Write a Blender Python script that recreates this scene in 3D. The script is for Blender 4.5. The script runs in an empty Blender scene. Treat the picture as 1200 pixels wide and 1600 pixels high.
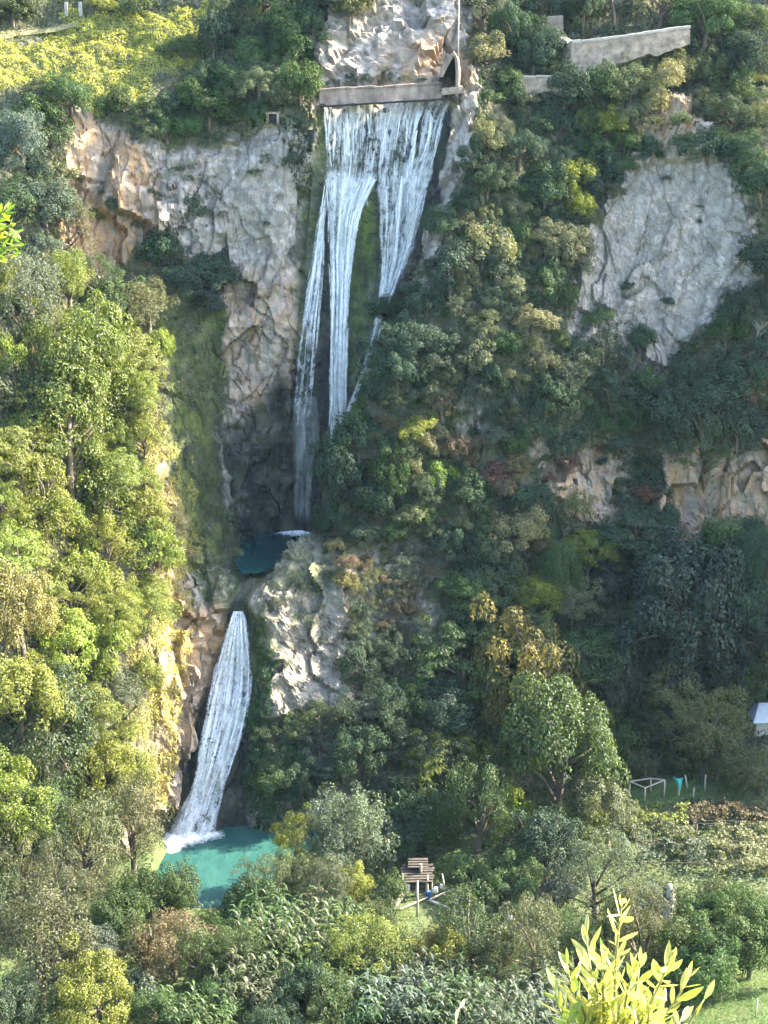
import bpy, bmesh, math, random
import numpy as np
from mathutils import Vector, Matrix, Euler
from mathutils.bvhtree import BVHTree

R = math.radians
random.seed(7)
rng = np.random.default_rng(7)
scene = bpy.context.scene
C = scene.collection

# ------------------------------------------------------------------ camera
PITCH = R(16.7)
F = 2462.0                      # focal length in photo pixels (1200 x 1600)
cam_d = bpy.data.cameras.new('camera')
cam = bpy.data.objects.new('camera', cam_d)
C.objects.link(cam)
cam.location = (0, 0, 0)
cam.rotation_euler = (math.pi / 2 - PITCH, 0, 0)
cam_d.sensor_fit = 'VERTICAL'
cam_d.sensor_height = 24.0
cam_d.lens = 24.0 * F / 1600.0
cam_d.clip_start = 0.1
cam_d.clip_end = 5000
scene.camera = cam

# ------------------------------------------------------------------ light
SUN = Vector((0.78, 0.20, 0.58)).normalized()      # direction towards the sun
world = bpy.data.worlds.new('World')
scene.world = world
world.use_nodes = True
nt = world.node_tree
nt.nodes.clear()
sky = nt.nodes.new('ShaderNodeTexSky')
sky.sky_type = 'NISHITA'
sky.sun_disc = False
sky.sun_elevation = math.asin(SUN.z)
sky.sun_rotation = math.atan2(SUN.x, SUN.y)
sky.air_density = 1.0
sky.dust_density = 2.0
bg = nt.nodes.new('ShaderNodeBackground')
bg.inputs['Strength'].default_value = 0.15
wo = nt.nodes.new('ShaderNodeOutputWorld')
nt.links.new(sky.outputs[0], bg.inputs[0])
nt.links.new(bg.outputs[0], wo.inputs[0])
sun_d = bpy.data.lights.new('sun', 'SUN')
sun_d.energy = 5.0
sun_d.angle = R(0.6)
sun_d.color = (1.0, 0.87, 0.66)
sun = bpy.data.objects.new('sun', sun_d)
C.objects.link(sun)
sun.rotation_euler = (-SUN).to_track_quat('-Z', 'Y').to_euler()
sun.location = (200, 60, 200)

vs = scene.view_settings
vs.view_transform = 'Standard'
vs.look = 'None'
vs.exposure = 2.85
vs.gamma = 1.0
vs.use_curve_mapping = False
scene.render.engine = 'CYCLES'
scene.cycles.use_denoising = True
scene.cycles.use_adaptive_sampling = True
scene.cycles.adaptive_threshold = 0.025
scene.cycles.max_bounces = 6
scene.cycles.diffuse_bounces = 3
scene.cycles.glossy_bounces = 2
scene.cycles.transmission_bounces = 3
scene.cycles.transparent_max_bounces = 24
scene.cycles.caustics_reflective = False
scene.cycles.caustics_refractive = False

# ------------------------------------------------------------------ helpers
CP, SP = math.cos(PITCH), math.sin(PITCH)


def at(px, py, Y):
    """world point seen at a photo pixel, Y metres in front of the viewpoint"""
    a = (px - 600.0) / F
    b = (800.0 - py) / F
    k = Y / (CP + SP * b)
    return Vector((a * k, Y, (-SP + CP * b) * k))


def proj(V):
    d = V[..., 1] * CP - V[..., 2] * SP
    u = V[..., 1] * SP + V[..., 2] * CP
    return 600 + F * V[..., 0] / d, 800 - F * u / d


def ray(px, py):
    return Vector(((px - 600.0) / F, CP + SP * (800.0 - py) / F, -SP + CP * (800.0 - py) / F)).normalized()


def hsh(ix, iy, iz, seed):
    h = (ix.astype(np.int64) * 374761393 + iy.astype(np.int64) * 668265263 + iz.astype(np.int64) * 2147483647 + seed * 974634777) & 0xFFFFFFFF
    h = ((h ^ (h >> 13)) * 1274126177) & 0xFFFFFFFF
    h = ((h ^ (h >> 16)) * 2246822519) & 0xFFFFFFFF
    h = h ^ (h >> 15)
    return (h & 0xFFFFFF).astype(np.float64) / 0xFFFFFF


def vnoise(P, seed=0):
    i = np.floor(P).astype(np.int64)
    f = P - i
    f = f * f * f * (f * (f * 6 - 15) + 10)
    r = 0
    for dx in (0, 1):
        wx = f[:, 0] if dx else 1 - f[:, 0]
        for dy in (0, 1):
            wy = f[:, 1] if dy else 1 - f[:, 1]
            for dz in (0, 1):
                wz = f[:, 2] if dz else 1 - f[:, 2]
                r = r + wx * wy * wz * hsh(i[:, 0] + dx, i[:, 1] + dy, i[:, 2] + dz, seed)
    return r * 2 - 1


def fbm(P, octv=4, seed=0, gain=0.5):
    a, s, r = 1.0, 1.0, 0
    for o in range(octv):
        r = r + a * vnoise(P * s + 17.3 * o, seed + o)
        a *= gain
        s *= 2.03
    return r


def blocks(P, seed=0):
    """broken rock: every cell is a tilted block; returns height and distance to the crack"""
    i = np.floor(P).astype(np.int64)
    n = len(P)
    f1 = np.full(n, 1e9); f2 = np.full(n, 1e9)
    h = np.zeros(n)
    for dx in (-1, 0, 1):
        for dy in (-1, 0, 1):
            for dz in (-1, 0, 1):
                c = i + np.array([dx, dy, dz])
                pt = np.stack([hsh(c[:, 0], c[:, 1], c[:, 2], seed + k) for k in range(3)], 1)
                d = P - (c + pt)
                dd = (d * d).sum(1)
                near = dd < f1
                f2 = np.where(near, f1, np.minimum(f2, dd))
                g = [hsh(c[:, 0], c[:, 1], c[:, 2], seed + 10 + k) * 2 - 1 for k in range(4)]
                hh = g[3] * 0.5 + d[:, 0] * g[0] + d[:, 1] * g[1] + d[:, 2] * g[2]
                h = np.where(near, hh, h)
                f1 = np.where(near, dd, f1)
    return h, np.sqrt(f2) - np.sqrt(f1)


def inpoly(x, y, poly):
    r = np.zeros(x.shape, bool)
    n = len(poly)
    for k in range(n):
        x0, y0 = poly[k]
        x1, y1 = poly[(k + 1) % n]
        if y0 == y1:
            continue
        c = ((y0 > y) != (y1 > y)) & (x < (x1 - x0) * (y - y0) / (y1 - y0) + x0)
        r ^= c
    return r


def blur(A, s, axis):
    n = int(s * 3) + 1
    k = np.exp(-0.5 * (np.arange(-n, n + 1) / s) ** 2)
    k /= k.sum()
    pad = [(0, 0)] * A.ndim
    pad[axis] = (n, n)
    B = np.pad(A, pad, mode='reflect', reflect_type='odd')
    r = 0
    L = A.shape[axis]
    for j, w in enumerate(k):
        sl = [slice(None)] * A.ndim
        sl[axis] = slice(j, j + L)
        r = r + w * B[tuple(sl)]
    return r


def np_mesh(name, V, Fc, mat=None, smooth=False):
    """mesh from numpy arrays; Fc is (m,3) or (m,4)"""
    me = bpy.data.meshes.new(name)
    V = np.asarray(V, np.float32); Fc = np.asarray(Fc, np.int32)
    m, k = Fc.shape
    me.vertices.add(len(V)); me.vertices.foreach_set('co', V.ravel())
    me.loops.add(m * k); me.loops.foreach_set('vertex_index', Fc.ravel())
    me.polygons.add(m)
    me.polygons.foreach_set('loop_start', np.arange(0, m * k, k, dtype=np.int32))
    me.polygons.foreach_set('loop_total', np.full(m, k, np.int32))
    me.polygons.foreach_set('use_smooth', np.full(m, smooth))
    me.update(calc_edges=True)
    if mat:
        me.materials.append(mat)
    return me


def obj(name, me, parent=None, **props):
    o = bpy.data.objects.new(name, me)
    C.objects.link(o)
    if parent is not None:
        o.parent = parent
    for k, v in props.items():
        o[k] = v
    return o


def tag(o, label, cat, group=None):
    o['label'] = label
    o['category'] = cat
    if group:
        o['group'] = group
    return o


class MB:
    """collects boxes, tubes and strips into one mesh"""
    def __init__(self):
        self.v = []; self.f = []

    def box(self, c, s, rot=None):
        b = len(self.v)
        for z in (-1, 1):
            for x, y in ((-1, -1), (1, -1), (1, 1), (-1, 1)):
                p = Vector((x * s[0] / 2, y * s[1] / 2, z * s[2] / 2))
                if rot is not None:
                    p = rot @ p
                self.v.append(p + Vector(c))
        for q in ((3, 2, 1, 0), (4, 5, 6, 7), (0, 1, 5, 4), (1, 2, 6, 5), (2, 3, 7, 6), (3, 0, 4, 7)):
            self.f.append(tuple(b + i for i in q))
        return self

    def tube(self, pts, rad, n=6, cap=True):
        pts = [Vector(p) for p in pts]
        if not hasattr(rad, '__len__'):
            rad = [rad] * len(pts)
        b = len(self.v)
        for i, p in enumerate(pts):
            d = (pts[min(i + 1, len(pts) - 1)] - pts[max(i - 1, 0)]).normalized()
            a = d.orthogonal().normalized() if i == 0 else (a - d * a.dot(d)).normalized()
            c = d.cross(a)
            for k in range(n):
                t = 2 * math.pi * k / n
                self.v.append(p + (a * math.cos(t) + c * math.sin(t)) * rad[i])
        for i in range(len(pts) - 1):
            for k in range(n):
                k2 = (k + 1) % n
                self.f.append((b + i * n + k, b + i * n + k2, b + (i + 1) * n + k2, b + (i + 1) * n + k))
        if cap:
            self.f.append(tuple(b + k for k in reversed(range(n))))
            e = b + (len(pts) - 1) * n
            self.f.append(tuple(e + k for k in range(n)))
        return self

    def bar(self, a, b_, w, h=None):
        a = Vector(a); b_ = Vector(b_)
        d = b_ - a
        q = d.to_track_quat('X', 'Z').to_matrix()
        return self.box((a + b_) / 2, (d.length, w, h or w), q)

    def mesh(self, name, mat=None, smooth=False):
        me = bpy.data.meshes.new(name)
        me.from_pydata([tuple(v) for v in self.v], [], self.f)
        if smooth:
            me.polygons.foreach_set('use_smooth', [True] * len(me.polygons))
        me.update()
        if mat:
            me.materials.append(mat)
        return me


# ------------------------------------------------------------------ materials
class NT:
    def __init__(self, name):
        self.m = bpy.data.materials.new(name)
        self.m.use_nodes = True
        self.t = self.m.node_tree
        self.t.nodes.clear()
        self.out = self.t.nodes.new('ShaderNodeOutputMaterial')

    def n(self, typ, ins=None, **kw):
        nd = self.t.nodes.new(typ)
        for k, v in kw.items():
            setattr(nd, k, v)
        for k, v in (ins or {}).items():
            if isinstance(v, bpy.types.NodeSocket):
                self.t.links.new(v, nd.inputs[k])
            else:
                nd.inputs[k].default_value = v
        return nd

    def noise(self, vec, scale, detail=4, rough=0.55, dist=0.0):
        return self.n('ShaderNodeTexNoise', {'Vector': vec, 'Scale': scale, 'Detail': detail, 'Roughness': rough, 'Distortion': dist}).outputs[0]

    def mapv(self, vec, scale):
        return self.n('ShaderNodeMapping', {'Vector': vec, 'Scale': scale}).outputs[0]

    def ramp(self, fac, a, b, ca=(0, 0, 0, 1), cb=(1, 1, 1, 1)):
        r = self.n('ShaderNodeValToRGB', {'Fac': fac})
        r.color_ramp.elements[0].position = a
        r.color_ramp.elements[0].color = ca
        r.color_ramp.elements[1].position = b
        r.color_ramp.elements[1].color = cb
        return r.outputs[0]

    def mix(self, fac, a, b, mode='MIX'):
        nd = self.t.nodes.new('ShaderNodeMix')
        nd.data_type = 'RGBA'
        nd.blend_type = mode
        for s, v in ((0, fac), (6, a), (7, b)):
            if isinstance(v, bpy.types.NodeSocket):
                self.t.links.new(v, nd.inputs[s])
            else:
                if s > 0 and len(v) == 3:
                    v = (*v, 1)
                nd.inputs[s].default_value = v
        return nd.outputs[2]

    def math(self, op, a, b=0.0, clamp=False):
        nd = self.n('ShaderNodeMath', {0: a, 1: b}, operation=op)
        nd.use_clamp = clamp
        return nd.outputs[0]

    def done(self, shader):
        self.t.links.new(shader, self.out.inputs[0])
        return self.m


def simple_mat(name, col, rough=0.8, var=0.3, scale=3.0, bump=0.3, stretch=(1, 1, 1), metal=0.0):
    """plain surface with worn colour variation and fine relief"""
    M = NT(name)
    co = M.n('ShaderNodeTexCoord').outputs['Object']
    v = M.mapv(co, stretch)
    a = M.noise(v, scale, 6, 0.6)
    b = M.noise(v, scale * 6, 3, 0.6)
    c1 = tuple(x * (1 - var) for x in col); c2 = tuple(min(1, x * (1 + var)) for x in col)
    base = M.mix(M.ramp(a, 0.3, 0.7), c1, c2)
    base = M.mix(M.math('MULTIPLY', M.ramp(b, 0.45, 0.75), 0.35), base, tuple(x * 0.5 for x in col))
    bm = M.n('ShaderNodeBump', {'Height': b, 'Strength': bump, 'Distance': 0.05}).outputs[0]
    p = M.n('ShaderNodeBsdfPrincipled', {'Base Color': base, 'Roughness': rough, 'Normal': bm, 'Metallic': metal})
    return M.done(p.outputs[0])


def rock_material():
    M = NT('limestone_cliff')
    pos = M.n('ShaderNodeNewGeometry').outputs['Position']
    at_ = M.n('ShaderNodeAttribute', attribute_name='mask')
    sep = M.n('ShaderNodeSeparateColor', {0: at_.outputs['Color']})
    veg, warm, wet_shade = sep.outputs[0], sep.outputs[1], sep.outputs[2]
    moss = at_.outputs['Alpha']
    at2 = M.n('ShaderNodeAttribute', attribute_name='crack')
    crack = at2.outputs['Fac']
    n1 = M.noise(pos, 0.11, 6, 0.62)
    n2 = M.noise(pos, 0.55, 8, 0.68, 0.4)
    n3 = M.noise(pos, 2.3, 6, 0.65)
    st = M.noise(M.mapv(pos, (0.55, 0.55, 0.07)), 1.0, 6, 0.6, 0.5)
    base = M.mix(M.ramp(n2, 0.32, 0.66), (0.25, 0.225, 0.205), (0.52, 0.465, 0.415))
    base = M.mix(M.math('MULTIPLY', M.ramp(n1, 0.45, 0.68), 0.5), base, (0.42, 0.33, 0.25))
    base = M.mix(M.math('MULTIPLY', M.ramp(st, 0.52, 0.72), 0.55), base, (0.13, 0.12, 0.115))
    base = M.mix(M.math('MULTIPLY', M.ramp(n3, 0.56, 0.72), 0.5), base, (0.11, 0.10, 0.09))
    fis = M.n('ShaderNodeTexNoise', {'Vector': M.mapv(pos, (0.12, 0.12, 0.075)), 'Scale': 1.0, 'Detail': 7, 'Roughness': 0.6, 'Distortion': 0.25}, noise_dimensions='3D').outputs[0]
    fl = M.ramp(M.math('ABSOLUTE', M.math('SUBTRACT', fis, 0.5)), 0.004, 0.028, (1, 1, 1, 1), (0, 0, 0, 1))
    base = M.mix(M.math('MULTIPLY', fl, 0.38), base, (0.06, 0.052, 0.045))
    lich = M.noise(pos, 0.28, 7, 0.72, 0.8)
    base = M.mix(M.math('MULTIPLY', M.ramp(lich, 0.54, 0.66), 0.55), base, (0.60, 0.53, 0.45))
    base = M.mix(M.math('MULTIPLY', M.ramp(lich, 0.46, 0.34), 0.5), base, (0.16, 0.15, 0.12))
    # ochre and rust where the cliff has it
    wf = M.math('MULTIPLY', warm, M.ramp(M.math('ADD', st, M.math('MULTIPLY', n2, 0.5)), 0.55, 0.85), True)
    base = M.mix(M.math('MULTIPLY', wf, 0.85), base, (0.50, 0.29, 0.13))
    base = M.mix(M.math('MULTIPLY', crack, 0.42), base, (0.05, 0.045, 0.04))
    # thin soil and dry growth
    vf = M.math('MULTIPLY', veg, M.ramp(M.math('ADD', n2, M.math('MULTIPLY', n3, 0.4)), 0.42, 0.66), True)
    soil = M.mix(M.ramp(n3, 0.35, 0.65), (0.035, 0.045, 0.02), (0.10, 0.095, 0.05))
    base = M.mix(M.math('MULTIPLY', vf, 0.92), base, soil)
    base = M.mix(M.math('MULTIPLY', M.math('MULTIPLY', wet_shade, 1.15, True), 0.97), base, M.mix(M.ramp(st, 0.40, 0.72), (0.008, 0.011, 0.014), M.mix(n1, (0.04, 0.036, 0.028), (0.03, 0.055, 0.018))))
    mf = M.math('MULTIPLY', moss, M.ramp(M.math('ADD', st, M.math('MULTIPLY', n3, 0.35)), 0.42, 0.78), True)
    base = M.mix(mf, base, M.mix(M.ramp(n2, 0.4, 0.6), (0.03, 0.055, 0.012), (0.11, 0.135, 0.03)))
    h = M.math('ADD', M.math('MULTIPLY', n2, 0.8), M.math('MULTIPLY', n3, 0.45))
    bmp = M.n('ShaderNodeBump', {'Height': h, 'Strength': 0.55, 'Distance': 0.5}).outputs[0]
    rough = M.math('SUBTRACT', 0.92, M.math('MULTIPLY', wet_shade, 0.22))
    p = M.n('ShaderNodeBsdfPrincipled', {'Base Color': base, 'Roughness': rough, 'Normal': bmp, 'Specular IOR Level': 0.2})
    return M.done(p.outputs[0])


def foliage_material(name, trans=0.35, gloss=0.03, var=0.5):
    """leaf colour comes from the object's own colour, varied per leaf and over the crown"""
    M = NT(name)
    oi = M.n('ShaderNodeObjectInfo')
    geo = M.n('ShaderNodeNewGeometry')
    rnd = geo.outputs['Random Per Island']
    pos = geo.outputs['Position']
    n = M.noise(pos, 0.55, 3, 0.6)
    hsv = M.n('ShaderNodeHueSaturation', {
        'Hue': M.math('ADD', 0.482, M.math('ADD', M.math('MULTIPLY', rnd, 0.022), M.math('MULTIPLY', n, 0.022))),
        'Saturation': M.math('ADD', 0.85, M.math('MULTIPLY', rnd, 0.25)),
        'Value': M.math('ADD', 1.0 - var, M.math('ADD', M.math('MULTIPLY', rnd, var), M.math('MULTIPLY', n, var))),
        'Color': oi.outputs['Color']})
    col = hsv.outputs[0]
    d = M.n('ShaderNodeBsdfDiffuse', {'Color': col})
    tcol = M.mix(1.0, col, (1.25, 1.15, 0.45), 'MULTIPLY')
    t = M.n('ShaderNodeBsdfTranslucent', {'Color': tcol})
    g = M.n('ShaderNodeBsdfGlossy', {'Color': (0.75, 0.8, 0.85, 1), 'Roughness': 0.5})
    m1 = M.n('ShaderNodeMixShader', {0: trans, 1: d.outputs[0], 2: t.outputs[0]})
    m2 = M.n('ShaderNodeMixShader', {0: gloss, 1: m1.outputs[0], 2: g.outputs[0]})
    return M.done(m2.outputs[0])


def water_material(name, deep, shallow, rough=0.12, scale=0.5):
    M = NT(name)
    pos = M.n('ShaderNodeNewGeometry').outputs['Position']
    n = M.noise(pos, 0.09, 4, 0.6, 0.6)
    col = M.mix(M.ramp(n, 0.35, 0.7), deep, shallow)
    a = M.noise(M.mapv(pos, (1, 0.6, 1)), scale, 5, 0.6, 0.5)
    b = M.n('ShaderNodeBump', {'Height': a, 'Strength': 0.8, 'Distance': 0.35}).outputs[0]
    p = M.n('ShaderNodeBsdfPrincipled', {'Base Color': col, 'Roughness': rough, 'Normal': b, 'IOR': 1.33, 'Specular IOR Level': 0.5})
    return M.done(p.outputs[0])


def fall_material(name, lo, hi, alpha=1.0, su=1.0, sv=1.0, turb=0.35):
    """white water: streaks run down the UV's v direction"""
    M = NT(name)
    uv = M.n('ShaderNodeUVMap').outputs[0]
    fine = M.noise(M.mapv(uv, (9 * su, 0.35 * sv, 1)), 1.0, 6, 0.65, 0.25)
    big = M.noise(M.mapv(uv, (2.2 * su, 0.12 * sv, 1)), 1.0, 4, 0.6, 0.2)
    spl = M.noise(M.mapv(uv, (7 * su, 2.5 * sv, 1)), 1.0, 5, 0.7, 0.5)
    f = M.math('ADD', M.math('MULTIPLY', fine, 0.6), M.math('ADD', M.math('MULTIPLY', big, 0.4), M.math('MULTIPLY', M.math('SUBTRACT', spl, 0.5), turb)))
    at_ = M.n('ShaderNodeAttribute', attribute_name='dens')
    f = M.math('ADD', f, M.math('SUBTRACT', at_.outputs['Fac'], 0.5))
    al = M.math('MULTIPLY', M.ramp(f, lo, hi), alpha)
    d = M.n('ShaderNodeBsdfDiffuse', {'Color': (0.84, 0.86, 0.88, 1)})
    t = M.n('ShaderNodeBsdfTranslucent', {'Color': (0.80, 0.84, 0.88, 1)})
    m = M.n('ShaderNodeMixShader', {0: 0.3, 1: d.outputs[0], 2: t.outputs[0]})
    tr = M.n('ShaderNodeBsdfTransparent')
    mm = M.n('ShaderNodeMixShader', {0: al, 1: tr.outputs[0], 2: m.outputs[0]})
    return M.done(mm.outputs[0])


MAT = {
    'rock': rock_material(),
    'leaf': foliage_material('leaf_foliage'),
    'leafdark': foliage_material('evergreen_foliage', 0.2, 0.016, 0.55),
    'bark': simple_mat('bark', (0.13, 0.105, 0.08), 0.9, 0.4, 2.5, 0.6, (1, 1, 0.3)),
    'palebark': simple_mat('pale_dead_wood', (0.36, 0.33, 0.29), 0.9, 0.3, 2.5, 0.5, (1, 1, 0.3)),
    'post': simple_mat('weathered_post', (0.40, 0.37, 0.31), 0.9, 0.25, 3.0, 0.4, (1, 1, 0.3)),
    'wood': simple_mat('grey_timber', (0.065, 0.055, 0.045), 0.9, 0.45, 2.0, 0.5),
    'masonry': simple_mat('rubble_masonry', (0.27, 0.215, 0.165), 0.95, 0.5, 0.8, 1.0),
    'coping': simple_mat('pale_coping', (0.36, 0.335, 0.30), 0.9, 0.3, 1.5, 0.5),
    'plaster': simple_mat('stained_concrete', (0.225, 0.17, 0.135), 0.94, 0.6, 0.6, 1.0, (1, 1, 0.35)),
    'track': simple_mat('dirt_track', (0.17, 0.155, 0.07), 0.95, 0.35, 0.5, 0.6),
    'dark': simple_mat('dark_interior', (0.012, 0.012, 0.014), 0.9, 0.2, 2.0, 0.1),  # near-black stands in for shade inside openings; also ironwork and window
    'white': simple_mat('white_cloth', (0.72, 0.72, 0.72), 0.8, 0.1, 5.0, 0.2),
    'blue': simple_mat('blue_plastic', (0.05, 0.13, 0.36), 0.45, 0.15, 5.0, 0.1),
    'teal': simple_mat('teal_netting', (0.04, 0.42, 0.38), 0.6, 0.2, 5.0, 0.3),
    'metalroof': simple_mat('pale_metal_roof', (0.40, 0.46, 0.52), 0.5, 0.12, 1.2, 0.1, metal=0.2),
    'housewall': simple_mat('pale_render_wall', (0.55, 0.52, 0.48), 0.9, 0.12, 0.8, 0.2),
    'brick': simple_mat('reddish_brickwork', (0.30, 0.19, 0.14), 0.9, 0.3, 4.0, 0.6),
    'pool': water_material('teal_pool_water', (0.016, 0.066, 0.062), (0.036, 0.108, 0.096)),
    'pooldeep': water_material('deep_pool_water', (0.004, 0.030, 0.034), (0.008, 0.048, 0.050)),
    'fall': fall_material('falling_water', 0.42, 0.65, 0.96, 0.22, 0.25, 0.45),
    'mist': fall_material('thin_falling_water', 0.44, 0.80, 0.5, 0.16, 0.25),
    'torrent': fall_material('torrent_water', 0.37, 0.60, 1.0, 0.20, 0.45, 0.6),
}

# ------------------------------------------------------------------ the gorge: one lofted cliff surface
# each row: knots of (photo column, distance) along one contour of the hillside, top row first
ROWS = {
 -420: [(-800,372),(-300,372),(0,370),(100,370),(200,368),(300,366),(400,364),(460,362),(520,360),(650,360),(700,360),(760,360),(840,368),(920,374),(1010,378),(1140,380),(1340,372),(2000,307.0)],
 -150: [(-800,306),(-300,304),(0,302),(100,302),(200,300),(300,299),(380,299),(450,297),(500,292),(690,292),(710,293),(735,294),(800,300),(880,305),(970,308),(1100,310),(1300,308),(1900,278.0)],
 30:   [(-700,284),(-250,285),(0,286),(100,287),(200,287),(300,286),(380,285),(450,283),(500,281),(690,282),(706,284),(722,285),(780,288),(860,292),(960,293),(1100,294),(1300,293),(1900,262.0)],
 130:  [(-700,266),(-250,268),(0,272),(90,274),(190,275),(300,274),(390,273),(455,272.5),(498,274),(700,275.5),(716,274),(738,272),(790,280),(860,284),(960,285),(1100,285),(1300,284),(1900,256.0)],
 163:  [(-700,258),(-250,261),(0,266),(90,269.5),(185,271),(290,270.5),(395,269.5),(470,269),(500,270.5),(704,270.5),(714,269.5),(742,268),(800,275),(875,278.5),(975,279.5),(1100,279.5),(1300,278),(1900,254.0)],
 250:  [(-700,240),(-250,247),(0,256),(85,262),(175,266),(280,267),(385,267),(452,267),(486,268.8),(690,268.8),(702,266.5),(737,264),(800,268),(875,271),(960,272.5),(1080,272.5),(1300,269),(1900,250.0)],
 420:  [(-700,222),(-250,232),(0,243),(80,251),(165,259.5),(240,263),(330,264),(400,264.5),(474,266.3),(640,266.3),(652,262.5),(658,258),(735,259),(840,263),(950,266.5),(1100,267),(1300,262),(1900,244.0)],
 560:  [(-700,211),(-250,221),(0,232),(95,241),(240,251),(283,256),(332,261),(400,262.5),(460,263.6),(592,263.6),(612,259),(586,252),(690,252),(830,255),(950,260),(1090,263),(1300,259),(1900,239.0)],
 700:  [(-700,203),(-250,213),(0,224),(105,233),(268,244),(312,251),(356,258.5),(402,260.5),(450,261.6),(542,261),(572,254),(524,247),(640,246),(800,250),(950,255),(1100,258),(1300,254),(1900,235.0)],
 835:  [(-700,197),(-250,207),(0,218),(115,228),(294,239),(332,246),(373,254.5),(410,258),(450,258.7),(500,258),(520,250),(487,246),(600,241),(780,245),(940,250),(1100,252),(1300,248),(1900,231.0)],
 860:  [(-700,196),(-250,206),(0,217),(115,227),(297,238),(337,243),(380,249),(402,251.5),(430,252),(495,251),(500,245),(446,241),(580,239.2),(778,244),(935,249),(1100,251),(1300,247),(1900,230.5)],
 893:  [(-700,194),(-250,204),(0,215),(115,225.5),(301,236.5),(346,238.5),(388,240.6),(392,239.5),(395,239.2),(399,239.2),(404,238.7),(411,237),(560,237),(770,243),(930,247),(1100,249),(1300,245),(1900,230.0)],
 945:  [(-700,191),(-250,201),(0,212),(115,223),(301,233.5),(336,234.6),(361,236),(365,236),(368,236),(375,236),(379,235.4),(384,233.6),(530,234),(760,240.5),(920,244),(1100,246),(1300,242),(1900,228.0)],
 966:  [(-700,190),(-250,200),(0,211),(115,222),(299,232.4),(326,233),(351,234),(357,234),(361,234),(387,234),(393,233.6),(401,232.4),(520,233),(752,239),(912,243),(1100,245),(1300,241),(1900,227.0)],
 1100: [(-700,183),(-250,193),(0,204),(115,214.5),(279,225),(289,227.4),(300,228),(312,228),(322,227.6),(398,226.8),(410,226.4),(430,224.5),(540,225.5),(725,231.5),(900,238),(1100,241),(1300,240),(1900,225.0)],
 1230: [(-700,177),(-250,187),(0,198),(110,208),(262,218.6),(270,220.6),(280,221.4),(292,221),(302,220.4),(358,220.4),(375,221),(400,219),(520,219),(700,224),(880,230),(1100,232),(1300,232),(1900,220.0)],
 1312: [(-700,173),(-250,183),(0,194),(108,203.5),(235,213.3),(248,215),(258,215.4),(264,215.2),(270,215),(336,215),(385,217.6),(412,216.6),(500,217),(680,217.6),(860,220),(1100,222),(1300,222),(1900,210.0)],
 1375: [(-700,168),(-250,178),(0,189),(106,198.5),(232,208.5),(246,210.5),(256,210.8),(263,210.6),(270,210.4),(336,210.4),(385,212.6),(412,211.6),(500,212),(680,212.6),(860,215),(1100,217),(1300,217),(1900,203.0)],
}
ZP1 = -81.35      # upper pool level
ZP2 = -116.1      # lower pool level


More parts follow.
